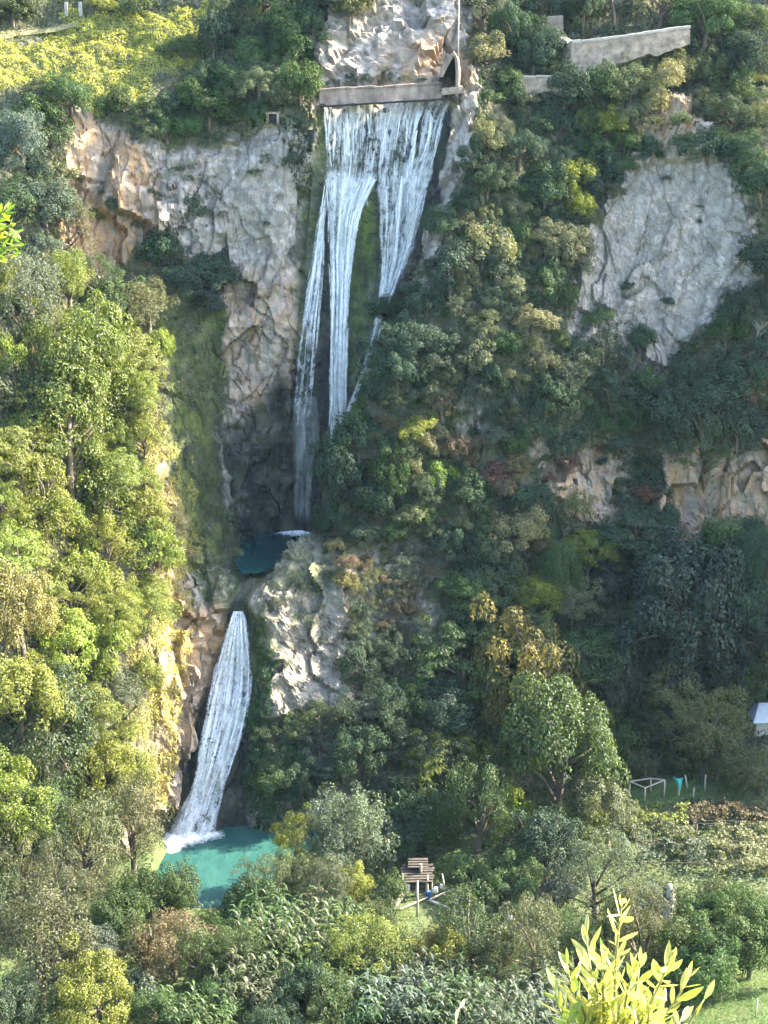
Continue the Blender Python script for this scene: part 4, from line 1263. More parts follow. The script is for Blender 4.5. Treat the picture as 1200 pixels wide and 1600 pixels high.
for root, jobs in ((up, [
    (water_sheet, 'water_veil', None, VL, VR, 157, 350, .35, 'fall', .52, 1, 4, 9, .35, .14),
    (water_sheet, 'water_veil', None, VL, VR, 160, 330, .75, 'fall', .47, 2, 4, 9, .35, .14),
    (water_sheet, 'water_stream', None, ML, MR, 235, 735, .45, 'fall', .545, 3, 4, 9, .35, -9),
    (water_sheet, 'water_stream', None, ML, MR, 255, 650, .9, 'fall', .46, 4, 4, 9, .35, -9),
    (water_sheet, 'water_stream', None, FL, FR, 240, 715, .5, 'fall', .50, 5, 4, 9, .35, -9),
    (water_sheet, 'water_stream', None, RL, RR, 235, 588, .45, 'fall', .51, 6, 4, 9, .35, -9),
    (water_sheet, 'water_stream', None, RL, RR, 255, 500, .85, 'fall', .43, 7, 4, 9, .35, -9),
    (water_sheet, 'water_trickle', None, TL, TR, 545, 760, .5, 'fall', .60, 8),
    (water_sheet, 'water_mist', None, BL, BR, 620, 833, .5, 'mist', .52, 9),
    (water_sheet, 'water_mist', None, [(430, 572), (560, 550), (720, 514)], [(430, 600), (560, 580), (720, 530)], 440, 715, .5, 'mist', .46, 10),
    (ribbons, 'water_thread', None, VL, VR, 160, 300, 34, .9, 'fall', 21),
    (ribbons, 'water_thread', None, ML, MR, 280, 680, 26, 1.1, 'fall', 22),
    (ribbons, 'water_thread', None, FL, FR, 290, 690, 12, .8, 'fall', 23),
    (ribbons, 'water_thread', None, RL, RR, 275, 560, 22, 1.0, 'fall', 24),
    (ribbons, 'water_thread', None, BL, BR, 620, 833, 12, .8, 'mist', 25),
  ]), (lo_, [
    (water_sheet, 'water_torrent', None, [(954, 365), (966, 361), (985, 353), (1010, 346), (1080, 326), (1150, 313), (1220, 305), (1252, 290), (1290, 273), (1314, 266)],
      [(954, 380), (966, 385), (985, 388), (1010, 391), (1050, 394), (1110, 391), (1170, 373), (1230, 350), (1270, 341), (1308, 334)], 955, 1312, .4, 'torrent', .55, 11, 4, 7, .8),
    (water_sheet, 'water_torrent', None, [(960, 364), (1010, 349), (1080, 330), (1150, 316), (1220, 305), (1252, 292), (1290, 275), (1314, 268)],
      [(960, 380), (985, 380), (1050, 384), (1110, 384), (1170, 366), (1230, 346), (1308, 331)], 975, 1312, .9, 'torrent', .43, 12, 4, 7, .9),
    (ribbons, 'water_thread', None, [(960, 364), (1010, 349), (1080, 330), (1150, 316), (1220, 305), (1252, 292), (1290, 275), (1314, 268)],
      [(960, 380), (985, 384), (1050, 390), (1110, 388), (1170, 370), (1230, 349), (1308, 333)], 965, 1308, 26, 1.2, 'torrent', 31),
    (water_sheet, 'water_spray', None, [(1235, 296), (1260, 276), (1312, 258)], [(1235, 330), (1260, 340), (1312, 346)], 1238, 1312, 1.6, 'mist', .56, 33, 4, 7, .9),
    (water_sheet, 'water_spray', None, [(1150, 316), (1200, 306), (1240, 298)], [(1150, 378), (1200, 366), (1240, 350)], 1152, 1240, 1.5, 'mist', .5, 34, 4, 7, .9),
  ])):
    for j in jobs:
        for o in S(*j):
            adopt(o, root)


def foam(name, z, pts, root, dens, seed):
    poly = []
    for px, py in pts:
        r_ = ray(px, py); k = z / r_.z
        poly.append((r_.x * k, r_.y * k))
    xs = np.arange(min(p[0] for p in poly) - 1, max(p[0] for p in poly) + 1, .3)
    ys = np.arange(min(p[1] for p in poly) - 1, max(p[1] for p in poly) + 1, .3)
    X, Y = np.meshgrid(xs, ys)
    dd = pdist(X, Y, poly)
    Pq = np.stack([X * 1.2, Y * 1.2, 0 * X], -1).reshape(-1, 3)
    nz = fbm(Pq, 3, seed).reshape(X.shape)
    Z = z + .10 + np.clip(-dd, 0, 1.5) * .12 + .15 * np.abs(nz) * (dd < 0)
    idx = np.arange(X.size).reshape(X.shape)
    Q = np.stack([idx[:-1, :-1], idx[:-1, 1:], idx[1:, 1:], idx[1:, :-1]], -1).reshape(-1, 4)
    kq = ((dd + .5 * nz) < 1.6).ravel()[Q].all(1)
    me = np_mesh(name, np.stack([X, Y, Z], -1).reshape(-1, 3), Q[kq], MAT['foamy'], True)
    a = me.attributes.new('dens', 'FLOAT', 'POINT')
    a.data.foreach_set('value', (dens + np.clip(-dd * .32, -.6, .5)).astype(np.float32).ravel())
    o = obj(name, me); adopt(o, root)


def foam_material():
    M = NT('foam')
    pos = M.n('ShaderNodeNewGeometry').outputs['Position']
    n = M.noise(pos, 1.3, 6, .7, .4)
    at_ = M.n('ShaderNodeAttribute', attribute_name='dens')
    al = M.ramp(M.math('ADD', n, M.math('SUBTRACT', at_.outputs['Fac'], .5)), .42, .92)
    d = M.n('ShaderNodeBsdfDiffuse', {'Color': (.86, .88, .89, 1)})
    mm = M.n('ShaderNodeMixShader', {0: al, 1: M.n('ShaderNodeBsdfTransparent').outputs[0], 2: d.outputs[0]})
    return M.done(mm.outputs[0])


MAT['foamy'] = foam_material()
foam('foam', ZP2, [(262, 1305), (300, 1296), (338, 1298), (344, 1306), (318, 1313), (290, 1320), (282, 1324), (268, 1330), (266, 1318)], lo_, .70, 3)
foam('foam', ZP1, [(430, 834), (452, 828), (488, 826), (490, 838), (455, 839)], up, .52, 4)

# ------------------------------------------------------------------ built things
def ppm(p):
    return F / (p.y * CP - p.z * SP)


def ground(px, py):
    p, n = hit(px, py)
    return p


def thing(name, label, cat, loc, group=None):
    o = bpy.data.objects.new(name, None)
    C.objects.link(o)
    o.empty_display_size = .5
    o.location = loc
    return tag(o, label, cat, group)


def part(name, mb, mat, root, smooth=False, label=None):
    """mesh given in world coordinates, hung under its thing"""
    L = root.location
    mb.v = [Vector(v) - L for v in mb.v]
    o = obj(name, mb.mesh(name, MAT[mat] if isinstance(mat, str) else mat, smooth), root)
    if label:
        o['label'] = label
    return o


def post_mesh(base, h, r, lean=(0, 0), n=7):
    top = base + Vector((lean[0], lean[1], h))
    mid = (base + top) / 2 + Vector((random.uniform(-.03, .03), random.uniform(-.03, .03), 0))
    return MB().tube([base - Vector((0, 0, .4)), mid, top], [r * 1.1, r, r * .85], n)


# --- weir across the head of the upper fall
def wall_run(name, label, pts, top, bot, thick, mat, root=None, cap='coping', caph=.35, batter=.25, courses=False):
    """masonry along pts [(px, py_top, py_bottom, Y)]; stones laid in courses with recessed joints, coping on top"""
    P = [(at(px, pt, Y), at(px, pb, Y)) for px, pt, pb, Y in pts]
    base = min((b for t, b in P), key=lambda v: v.z)
    r = thing(name, label, 'wall', (P[0][0] + P[-1][0]) / 2 * 1.0)
    r.location.z = base.z
    for (t0, b0), (t1, b1) in zip(P[:-1], P[1:]):
        mb = MB()
        back = Vector((0, thick, 0)); fwd = Vector((0, -batter, 0))
        nx_ = max(3, int((t1 - t0).length / .45)); nz_ = 8
        G_ = np.array([[tuple((b0 + fwd) * (1 - u) * (1 - v) + (b1 + fwd) * u * (1 - v) + t0 * (1 - u) * v + t1 * u * v) for u in np.linspace(0, 1, nx_ + 1)] for v in np.linspace(0, 1, nz_ + 1)])
        fl = G_.reshape(-1, 3)
        hb, cb = blocks(fl * np.array([1.1, 1.1, 1.9]), 7)
        off = (.10 * hb + .12 * fbm(fl * .5, 3, 14)) * np.repeat(np.linspace(1, .4, nz_ + 1), nx_ + 1)
        fl = fl + np.stack([0 * off, -off, 0 * off], 1)
        fl[:nx_ + 1, 2] += .5 * fbm(fl[:nx_ + 1] * .4, 2, 15)
        mb.v = [Vector(v) for v in fl]
        mb.f = [(i * (nx_ + 1) + k, i * (nx_ + 1) + k + 1, (i + 1) * (nx_ + 1) + k + 1, (i + 1) * (nx_ + 1) + k) for i in range(nz_) for k in range(nx_)]
        q0 = len(mb.v)
        mb.v += [b0 + fwd + back, b1 + fwd + back, t1 + back, t0 + back]
        e0, e1, e2, e3 = 0, nx_, nz_ * (nx_ + 1) + nx_, nz_ * (nx_ + 1)
        mb.f += [(q0 + 3, q0 + 2, q0 + 1, q0), (e3, e2, q0 + 2, q0 + 3), (e1, q0 + 1, q0 + 2, e2), (e0, e3, q0 + 3, q0)]
        part('wall_section', mb, mat, r)
        d = (t1 - t0); n = max(1, int(d.length / 1.3))
        for k in range(n):
            a = t0 + d * (k / n) + Vector((0, thick * .45, caph / 2 - .03)); b = t0 + d * ((k + .97) / n) + Vector((0, thick * .45, caph / 2 - .03))
            dz_ = Vector((0, random.uniform(-.06, .06), random.uniform(-.08, .05)))
            m2 = MB().bar(a + dz_, b + dz_, thick * random.uniform(1.02, 1.18), caph * random.uniform(.75, 1.15))
            part('coping_stone', m2, cap, r)
    return r


w = wall_run('weir_wall', 'long stained concrete weir wall above the upper waterfall', [(499, 141, 166, 268.2), (545, 138, 164, 268.5), (600, 137, 161, 268.3), (648, 133, 158.5, 268.6), (690, 131, 156, 268.4)], 0, 0, 2.0, 'plaster', cap='plaster', caph=.3, batter=.5)
mb = MB().bar(at(500, 166.5, 267.8), at(714, 153.5, 268.2), 1.6, .28)
part('weir_lip', mb, 'dark', w)
# tunnel mouth beside the weir
t = thing('tunnel_mouth', 'dark tunnel opening in the ochre rock at the right end of the weir', 'tunnel', at(702, 140, 268.6))
q = [at(689, 143, 267.4), at(715, 142, 267.4), at(716, 112, 267.4), at(714, 92, 267.4), at(709, 84, 267.4), at(702, 92, 267.4), at(695, 104, 267.4), at(689, 120, 267.4)]
mb = MB(); mb.v = q + [v + Vector((0, 7, 0)) for v in q]
n8 = len(q)
mb.f = [tuple(range(n8, 2 * n8))] + [(k, (k + 1) % n8, n8 + (k + 1) % n8, n8 + k) for k in range(n8)]
part('tunnel_shaft', mb, 'dark', t)
mb = MB().tube([v + Vector((0, .2, 0)) for v in q[1:]], [.35, .45, .4, .5, .45, .5, .35], 6)
part('rock_rim', mb, 'plaster', t)
part('sill', MB().bar(at(690, 143, 268), at(722, 140, 268), 1.4, 1.1), 'masonry', t)
# small culvert high on the left cliff
cp = ground(427, 186)
t = thing('culvert', 'small square culvert opening in the cliff left of the weir', 'culvert', cp)
mb = MB().box(cp + Vector((0, -.6, .1)), (1.3, 1.2, 1.3)); part('opening', mb, 'dark', t)  # solid near-black block in place of a shaded hole
for dx in (-.85, .85):
    part('jamb', MB().box(cp + Vector((dx, -.7, .05)), (.4, 1.5, 1.7)), 'masonry', t)
part('lintel', MB().box(cp + Vector((0, -.7, 1.05)), (2.4, 1.6, .35)), 'masonry', t)

# --- retaining walls of the path, high on the right
wall_run('retaining_wall', 'tall angled retaining wall with pale coping on the upper right slope',
         [(858, 55, 80, 284.5), (893, 67, 128, 279.5), (940, 62, 108, 279.8), (983, 57, 96, 280.2), (1030, 50, 84, 281), (1078, 43, 70, 282)], 0, 0, 1.6, 'masonry', caph=.4)
wall_run('path_wall', 'low stone path wall left of the tall retaining wall', [(812, 121, 142, 276.5), (852, 120, 146, 276.2), (893, 121, 150, 276)], 0, 0, 1.2, 'masonry', caph=.3)
wall_run('ruined_wall', 'short ruined wall among trees behind the retaining wall', [(855, 27, 55, 287.5), (880, 25, 52, 287.5)], 0, 0, 1.0, 'masonry', caph=.2)
pp = ground(716, 118); pb = at(718, 120, 268)
tag(obj('pole', post_mesh(at(716, 92, 270.5), 10.2, .10).mesh('pole', MAT['post'], True)), 'thin upright pole on the rock above the tunnel mouth', 'pole')
for px, lab in ((105, 'left of two pale concrete posts above the sunny bank'), (127, 'right of two pale concrete posts above the sunny bank')):
    b = ground(px, 22)
    tag(obj('fence_post', MB().box(b + Vector((0, -.6, .8)), (.55, .5, 2.4)).mesh('fence_post', MAT['coping'])), lab, 'post', 'concrete posts above the bank')
# pale track across the top of the bank
tr = []
for px, py in ((-40, 62), (0, 58), (30, 52), (60, 48), (90, 45), (125, 36)):
    p = ground(px, py)
    if p is not None:
        tr.append(p)
mb = MB()
for p in tr:
    mb.v += [p + Vector((0, -1.6, -.5)), p + Vector((0, -.9, .2)), p + Vector((0, 2.2, 1.0))]
for i in range(len(tr) - 1):
    for k in range(2):
        mb.f.append((i * 3 + k, i * 3 + 3 + k, i * 3 + 4 + k, i * 3 + 1 + k))
o = obj('dirt_track', mb.mesh('dirt_track', MAT['track'], True), kind='structure'); o['label'] = 'pale dirt track along the top of the sunny bank'

# --- house at the right edge
hb = ground(1205, 1152)
s = ppm(hb)
hl = at(1176, 1150, hb.y); hr = at(1300, 1150, hb.y)
W_ = hr.x - hl.x
t = thing('house', 'small pale house with light metal roof at the right edge', 'house', (hl + hr) / 2)
cx = (hl.x + hr.x) / 2; zb = hl.z - 1.0
part('wall', MB().box(Vector((cx, hb.y + 3, zb + 1.9)), (W_ - 1.0, 6, 3.8)), 'housewall', t)
mb = MB()
e = .8
z1 = zb + 3.7; z2 = zb + 5.6
xa, xb, ya, yb, ym = hl.x - .2, hr.x + .3, hb.y - e, hb.y + 6 + e, hb.y + 3
mb.v = [Vector(v) for v in ((xa, ya, z1), (xb, ya, z1), (xb - 1.2, ym, z2), (xa + 1.6, ym, z2), (xa, yb, z1), (xb, yb, z1), (xa, ya, z1 - .2), (xb, ya, z1 - .2), (xb, yb, z1 - .2), (xa, yb, z1 - .2))]
mb.f = [(0, 1, 2, 3), (4, 3, 2, 5), (0, 3, 4), (1, 5, 2), (6, 7, 1, 0), (9, 6, 0, 4), (8, 9, 4, 5), (7, 8, 5, 1), (6, 9, 8, 7)]
part('roof', mb, 'metalroof', t)
f = part('window', MB().box(Vector((hl.x + 4, hb.y - .02, zb + 2.1)), (1.1, .12, 1.3)), 'dark', t)

# --- hut among the trees
g = ground(655, 1398)
t = thing('hut', 'small timber hut with layered grey plank roof behind the garden posts', 'hut', g)
zx = lambda x, y, z: g + Vector((x, y, z)) * .78
for x, y in ((-2.4, 0), (-.6, -.2), (1.3, 0), (2.3, 0), (-2.4, 2.6), (2.3, 2.6)):
    part('post', post_mesh(zx(x, y, 0), 2.75, .11), 'post', t)
for k in range(7):      # roof boards, each lapping the next
    y = -1.3 + k * .62
    part('roof_board', MB().bar(zx(-3.1 + random.uniform(-.25, .25), y, 3.45 + k * .19), zx(2.7 + random.uniform(-.35, .25), y, 3.45 + random.uniform(0, .14) + k * .19), .58, .08), 'wood', t)
for k in range(4):
    part('roof_board', MB().bar(zx(-2.0, 1.2 + k * .55, 5.0 + k * .2), zx(1.6, 1.2 + k * .55, 5.05 + k * .2), .52, .08), 'wood', t)
part('back_wall', MB().box(zx(0, 2.8, 1.6), (3.7, .12, 2.7)), 'wood', t)
part('side_wall', MB().box(zx(-2.5, 1.4, 1.5), (.12, 2.0, 2.3)), 'wood', t)
part('chimney_pipe', MB().tube([zx(.3, .6, 4.3), zx(.3, .6, 5.9)], .17, 8), 'coping', t)
part('bench', MB().box(zx(-.2, 1.9, .45), (2.4, .5, .4)), 'wood', t)


def up_h(p, dpx):
    return dpx / ppm(p) / .87


posts = [(652, 1432, 1378, .15, 0, 'tall pale garden post in front of the hut'), (614, 1404, 1372, .12, 0, 'short pale post left of the hut, near the white sack'),
         (629, 1402, 1366, .12, 0, 'pale post just left of the hanging white cloth'), (668, 1403, 1368, .13, 0, 'pale post beside the blue barrel'),
         (696, 1396, 1366, .11, -.5, 'leaning pale post right of the blue barrel'), (717, 1424, 1402, .10, 0, 'left end post of the garden rail'),
         (768, 1436, 1419, .12, 0, 'right end post of the garden rail'), (615, 1434, 1415, .11, 0, 'stubby post under the pale plank left of the tall post'),
         (800, 1455, 1424, .12, -.6, 'leaning pole that carries the round white lamp'), (806, 1476, 1452, .10, -.4, 'lower leaning stake below the white lamp')]
PP = {}
for px, yb, yt, r_, ln, lab in posts:
    b = ground(px, yb)
    h = up_h(b, yb - yt)
    tag(obj('garden_post', post_mesh(b, h, r_, (ln, 0)).mesh('garden_post', MAT['post'], True)), lab, 'post', 'posts in the hut garden')
    PP[px] = b + Vector((ln, 0, h))


def rail(a, b, w_, lab, mat='post'):
    m = MB().bar(a, b, w_, w_ * .7)
    tag(obj('garden_rail', m.mesh('garden_rail', MAT[mat])), lab, 'rail', 'rails in the hut garden')


rail(PP[717] + Vector((0, 0, -.15)), PP[768] + Vector((0, -.1, 0)), .2, 'pale rail between the two end posts right of the tall post')
rail(ground(672, 1410) + Vector((0, 0, .25)), ground(722, 1430) + Vector((0, 0, .25)), .4, 'pale plank lying slantwise on the grass right of the tall post')
rail(ground(672, 1410) + Vector((0, 0, .5)), ground(708, 1394) + Vector((0, 0, .5)), .22, 'greenish rail running from the plank towards the hut side')
rail(PP[615], ground(633, 1404) + Vector((0, 0, 1.0)), .55, 'broad pale plank left of the tall post')
rail(PP[768] + Vector((0, 0, -.3)), PP[768] + Vector((4.6, .8, .2)), .2, 'brown rail running right from the garden rail', 'wood')
rail(ground(780, 1440) + Vector((0, 0, .3)), ground(812, 1424) + Vector((0, 0, 1.4)), .18, 'brown slanting rail below the brick shed', 'wood')
rail(ground(626, 1424) + Vector((0, 0, .4)), ground(668, 1408) + Vector((0, 0, .6)), .16, 'thin greenish rail behind the tall post')


def cloth(px, yb, yt, wpx, lab):
    b = ground(px, yb + 10)
    a = at(px, (yb + yt) / 2, b.y - .4)
    k = ppm(b)
    wd = wpx / k; h = (yb - yt) / k
    mb = MB()
    n = 7
    for i in range(n):
        for j in range(5):
            x = (i / (n - 1) - .5) * wd * (1 - .12 * j / 4)
            mb.v.append(a + Vector((x, .10 * math.sin(i * 1.9 + j * .3), h / 2 - h * j / 4 + .04 * math.cos(i * 2))))
    for i in range(n - 1):
        for j in range(4):
            p0 = i * 5 + j
            mb.f.append((p0, p0 + 1, p0 + 6, p0 + 5))
    m = mb.mesh('hanging_cloth', MAT['white'], True)
    o = obj('hanging_cloth', m)
    so = o.modifiers.new('thickness', 'SOLIDIFY'); so.thickness = .03
    tag(o, lab, 'cloth', 'white cloths hung at the hut')


cloth(637, 1393, 1381, 7, 'white cloth hanging between the posts left of the tall post')
cloth(622, 1381, 1373, 4, 'tiny white cloth hanging leftmost at the hut')
cloth(690, 1390, 1381, 4, 'small white cloth hanging by the leaning post')
b = ground(669, 1404)
t = thing('water_barrel', 'blue barrel standing under the hut posts', 'barrel', b)
prof = [(.36, 0), (.40, .3), (.41, .6), (.40, .9), (.36, 1.15), (.30, 1.2), (0.02, 1.2)]
mb = MB()
for r_, z in prof:
    for k in range(12):
        a = 2 * math.pi * k / 12
        mb.v.append(b + Vector((math.cos(a) * r_, math.sin(a) * r_, z)))
for i in range(len(prof) - 1):
    for k in range(12):
        mb.f.append((i * 12 + k, i * 12 + (k + 1) % 12, (i + 1) * 12 + (k + 1) % 12, (i + 1) * 12 + k))
part('barrel_body', mb, 'blue', t, True)
for z in (.35, .8):
    mb = MB(); mb.tube([b + Vector((math.cos(a) * .42, math.sin(a) * .42, z)) for a in np.linspace(0, 6.283, 13)], .03, 5)
    part('hoop', mb, 'dark', t)


def lump(name, c, rx, ry, rz, mat, seed):
    """a filled sack or rounded lamp: squashed, creased body"""
    bm = bmesh.new(); bmesh.ops.create_icosphere(bm, subdivisions=3, radius=1)
    V = np.array([v.co[:] for v in bm.verts])
    nz = fbm(V * 1.6 + seed, 3, seed)
    for v, q in zip(bm.verts, nz):
        k = 1 + .16 * q
        v.co = Vector((v.co.x * rx * k, v.co.y * ry * k, max(-.75, v.co.z) * rz * k))
    me = bpy.data.meshes.new(name); bm.to_mesh(me); bm.free()
    me.materials.append(MAT[mat]); me.polygons.foreach_set('use_smooth', [True] * len(me.polygons))
    o = obj(name, me); o.location = c
    return o


tag(lump('white_sack', b + Vector((.95, -.3, 1.5)), .42, .36, .55, 'white', 4), 'plump white sack hung just right of the blue barrel', 'sack')
lp = PP[800]
t = thing('garden_lamp', 'round white lamp fixed to the leaning pole', 'lamp', lp + Vector((.25, -.25, -.9)))
l_ = lump('lamp_globe', Vector((0, 0, 0)), .38, .34, .5, 'white', 9); l_.parent = t
part('bracket', MB().tube([lp + Vector((.1, 0, -.5)), lp + Vector((.25, -.2, -.35)), lp + Vector((.25, -.25, -.5))], .04, 5), 'dark', t)

# brick shed with a dark doorway
g = ground(775, 1417)
t = thing('brick_shed', 'low reddish shed with dark doorway under the clipped hedge', 'shed', g)
w0 = lambda x, y, z: g + Vector((x, y, z))
part('wall_panel', MB().box(w0(-.5, 0, 1.2), (1.7, .25, 2.9)), 'brick', t)
part('wall_panel', MB().box(w0(1.55, 0, 1.2), (.5, .25, 2.9)), 'brick', t)
part('side_wall', MB().box(w0(-1.25, 1.3, 1.2), (.2, 2.3, 2.8)), 'brick', t)
part('side_wall', MB().box(w0(1.7, 1.3, 1.2), (.2, 2.3, 2.8)), 'brick', t)
part('back_wall', MB().box(w0(.2, 2.5, 1.2), (3.0, .2, 2.8)), 'dark', t)
part('roof_slab', MB().box(w0(.25, 1.1, 2.75), (3.6, 3.2, .18)), 'wood', t)
part('doorstep', MB().box(w0(.85, -.4, .1), (1.2, .6, .3)), 'masonry', t)

# --- vineyard frames on the right terrace
fr = [(983, 1242, 1222, 'pale vine post at the left end of the bare pergola'), (1007, 1252, 1232, 'greenish vine post in front of the bare pergola'), (1016, 1238, 1217, 'thin vine post behind the greenish one'),
      (1037, 1246, 1220, 'stout pale vine post in the middle of the bare pergola'), (1083, 1250, 1232, 'short pale vine post right of the teal net'), (1101, 1236, 1212, 'lone pale vine post rightmost beside the bushes'),
      (1074, 1232, 1212, 'leaning pale stake just right of the teal net')]
FP = {}
for px, yb, yt, lab in fr:
    b = ground(px, yb); h = up_h(b, yb - yt)
    ln = -.5 if 'leaning' in lab else 0
    tag(obj('vine_post', post_mesh(b, h, .14, (ln, 0)).mesh('vine_post', MAT['post'], True)), lab, 'post', 'posts of the bare pergola')
    FP[px] = b + Vector((ln, 0, h))
for a, c, lab in ((983, 1007, 'bare pergola bar from the left end post to the greenish post'), (1007, 1037, 'bare pergola bar from the greenish post to the stout post'), (983, 1016, 'bare pergola bar along the back'), (1016, 1037, 'short bare pergola bar behind the stout post')):
    tag(obj('pergola_bar', MB().bar(FP[a], FP[c], .2, .14).mesh('pergola_bar', MAT['post'])), lab, 'bar', 'bars of the bare pergola')
b = ground(1060, 1243); h = up_h(b, 25)
t = thing('netting_post', 'vine post wrapped with bright teal netting on the right terrace', 'netting', b)
part('post', post_mesh(b, h * .8, .16), 'post', t)
mb = MB()
tp = b + Vector((0, 0, h))
pts = [tp + Vector((-1.0, 0, .35)), tp + Vector((-.45, -.2, .1)), tp + Vector((.1, 0, .0)), tp + Vector((.55, .1, .15)), tp + Vector((-.5, .1, -.7)), tp + Vector((0, -.15, -.9)), tp + Vector((.45, .1, -.8)), tp + Vector((.1, -.1, -2.0)), tp + Vector((.3, .05, -2.0))]
mb.v = [Vector(p) for p in pts]
mb.f = [(0, 4, 1), (1, 4, 5), (1, 5, 2), (2, 5, 6), (2, 6, 3), (4, 7, 5), (5, 7, 8), (5, 8, 6)]
n_ = part('net', mb, 'teal', t)
n_.modifiers.new('thickness', 'SOLIDIFY').thickness = .06


def vine_canopy(px0, px1, py0, py1, tint, lab, seed, hgt=2.3):
    """a leafy roof of vines carried on posts"""
    c = [ground(x, y) for x, y in ((px0, py1), (px1, py1), (px1, py0), (px0, py0))]
    ctr = (c[0] + c[1] + c[2] + c[3]) / 4
    t = thing('vine_pergola', lab, 'pergola', ctr, 'leafy vine pergolas on the right terrace')
    r = np.random.default_rng(seed)
    n = int((c[1] - c[0]).length * (c[3] - c[0]).length * 48)
    u = r.random((n, 1)); v = r.random((n, 1))
    A = [np.array(q) for q in c]
    P = (A[0] * (1 - u) + A[1] * u) * (1 - v) + (A[3] * (1 - u) + A[2] * u) * v
    P[:, 2] += hgt + 1.0 * fbm(P * .35, 3, seed) + r.normal(size=n) * .22 + np.where(r.random(n) < .22, -r.random(n) * 1.8, 0)
    P[:, :2] += 1.3 * np.stack([fbm(P * .3, 2, seed + 8), fbm(P * .3, 2, seed + 9)], 1)
    keep = fbm(P * np.array([.35, .35, 0]) + 5, 3, seed + 1) > -.42
    P = P[keep]; n = len(P)
    N_ = unit(r.normal(size=(n, 3)) * .6 + np.array([0, -.3, 1]))
    L = .4 * r.uniform(.6, 1.3, n)
    V, Fq = leaves(P - np.array(ctr), N_, L, L * .75)
    o = obj('vine_leaves', np_mesh('vine_leaves', V, Fq, MAT['leaf']), t)
    o.color = (*TINT[tint], 1)
    nx, ny = 4, 2
    for i in range(nx):
        for j in range(ny):
            a = (i + .1) / (nx - .8); b_ = (j + .05) / (ny - .9)
            q = (c[0] * (1 - a) + c[1] * a) * (1 - b_) + (c[3] * (1 - a) + c[2] * a) * b_
            part('post', post_mesh(q, hgt - .3, .09), 'post', t)
    for j in range(ny):
        b_ = (j + .05) / (ny - .9)
        part('beam', MB().bar(c[0] * (1 - b_) + c[3] * b_ + Vector((0, 0, hgt - .05)), c[1] * (1 - b_) + c[2] * b_ + Vector((0, 0, hgt - .35)), .09), 'wood', t)


vine_canopy(1078, 1220, 1276, 1304, 'br', 'brownish vine pergola nearest the bushes at the right edge', 5)
vine_canopy(985, 1076, 1280, 1306, 'yg', 'yellow-green vine pergola just below the bare pergola posts', 6)
vine_canopy(990, 1082, 1308, 1336, 'ol', 'olive-green vine pergola in front of the yellow-green one', 7)
vine_canopy(1084, 1220, 1306, 1336, 'pl', 'pale green vine pergola in front of the brownish one', 8)
vine_canopy(1000, 1110, 1338, 1370, 'gy', 'grey-green vine pergola nearest the valley thicket', 9)
vine_canopy(1112, 1225, 1338, 1370, 'pl', 'pale leafy vine pergola lowest at the right edge', 11)
vine_canopy(735, 850, 1378, 1398, 'mg', 'clipped green hedge roof over the brick shed', 10, 3.2)

# --- meadow stakes and sapling
for px, yb, yt, lab in ((1103, 1556, 1540, 'short stake leftmost in the bright meadow'), (1126, 1566, 1544, 'thin pale stake in the middle of the bright meadow'), (1181, 1590, 1560, 'tall pale stake nearest the right edge of the meadow')):
    b = ground(px, yb)
    tag(obj('stake', post_mesh(b, up_h(b, yb - yt), .09).mesh('stake', MAT['post'], True)), lab, 'stake', 'stakes in the meadow')


def bare_tree(px, py, hpx, lab, seed, mat='palebark'):
    b = ground(px, py)
    h = up_h(b, hpx)
    t = thing('bare_tree', lab, 'tree', b, 'leafless trees')
    r = random.Random(seed)
    mb = MB()
    top = Vector((r.uniform(-.15, .15) * h, -.1 * h, h * .55))
    mb.tube([b - Vector((0, 0, .5)), b + top * .5 + Vector((.1, 0, 0)), b + top], [.17, .13, .09], 6)
    part('trunk', mb, mat, t, True)
    for k in range(9):
        s = b + top * r.uniform(.35, 1)
        d = Vector((r.uniform(-.7, .7), r.uniform(-.6, .2), r.uniform(.35, 1))) * h * .45
        m = s + d * .5 + Vector((r.uniform(-.2, .2), 0, .15))
        mb = MB().tube([s, m, s + d], [.07, .05, .02], 5)
        for q in range(3):
            e_ = s + d * r.uniform(.4, .9)
            mb.tube([e_, e_ + Vector((r.uniform(-.5, .5), r.uniform(-.4, .3), r.uniform(.2, .7)))], [.03, .012], 4)
        part('branch', mb, mat, t, True)


bare_tree(172, 500, 60, 'bare pale tree standing above the left spur trees', 1)
bare_tree(52, 205, 34, 'bare grey branches among the oaks below the sunny bank', 2)
bare_tree(100, 1360, 80, 'bare leaning trunk above the bushes left of the turquoise pool', 3)
bare_tree(955, 650, 50, 'thin dark leafless tree on the slope under the pale slab', 4, 'bark')
bare_tree(1180, 540, 40, 'pale fallen-looking bare tree at the right edge beside the slab', 5)

# ivy-grown dead trunk in the right-hand thicket
b = ground(1040, 1474)
t = thing('dead_trunk', 'broken pale trunk wrapped in ivy in the thicket above the meadow', 'trunk', b)
H = up_h(b, 92)
part('trunk', MB().tube([b, b + Vector((-.1, -.2, H * .4)), b + Vector((.15, -.3, H * .8)), b + Vector((.05, -.3, H))], [.85, .75, .6, .3], 9), 'palebark', t, True)
r = np.random.default_rng(4)
n = 900
a = r.random(n) * 6.283; z = r.random(n)
keep = (np.abs(np.sin(a * .5 + 1.1)) > .25)
a, z = a[keep], z[keep]
q = np.stack([np.cos(a) * (.95 - .3 * z), np.sin(a) * (.95 - .3 * z) - .25, z * H * .97], 1) + r.normal(size=(len(a), 3)) * .16
V, Fq = leaves(q, unit(np.stack([np.cos(a), np.sin(a), .3 + 0 * a], 1) + r.normal(size=(len(a), 3)) * .4), .36, .28)
o = obj('ivy', np_mesh('ivy', V, Fq, MAT['leaf']), t); o.color = (*TINT['gy'], 1)


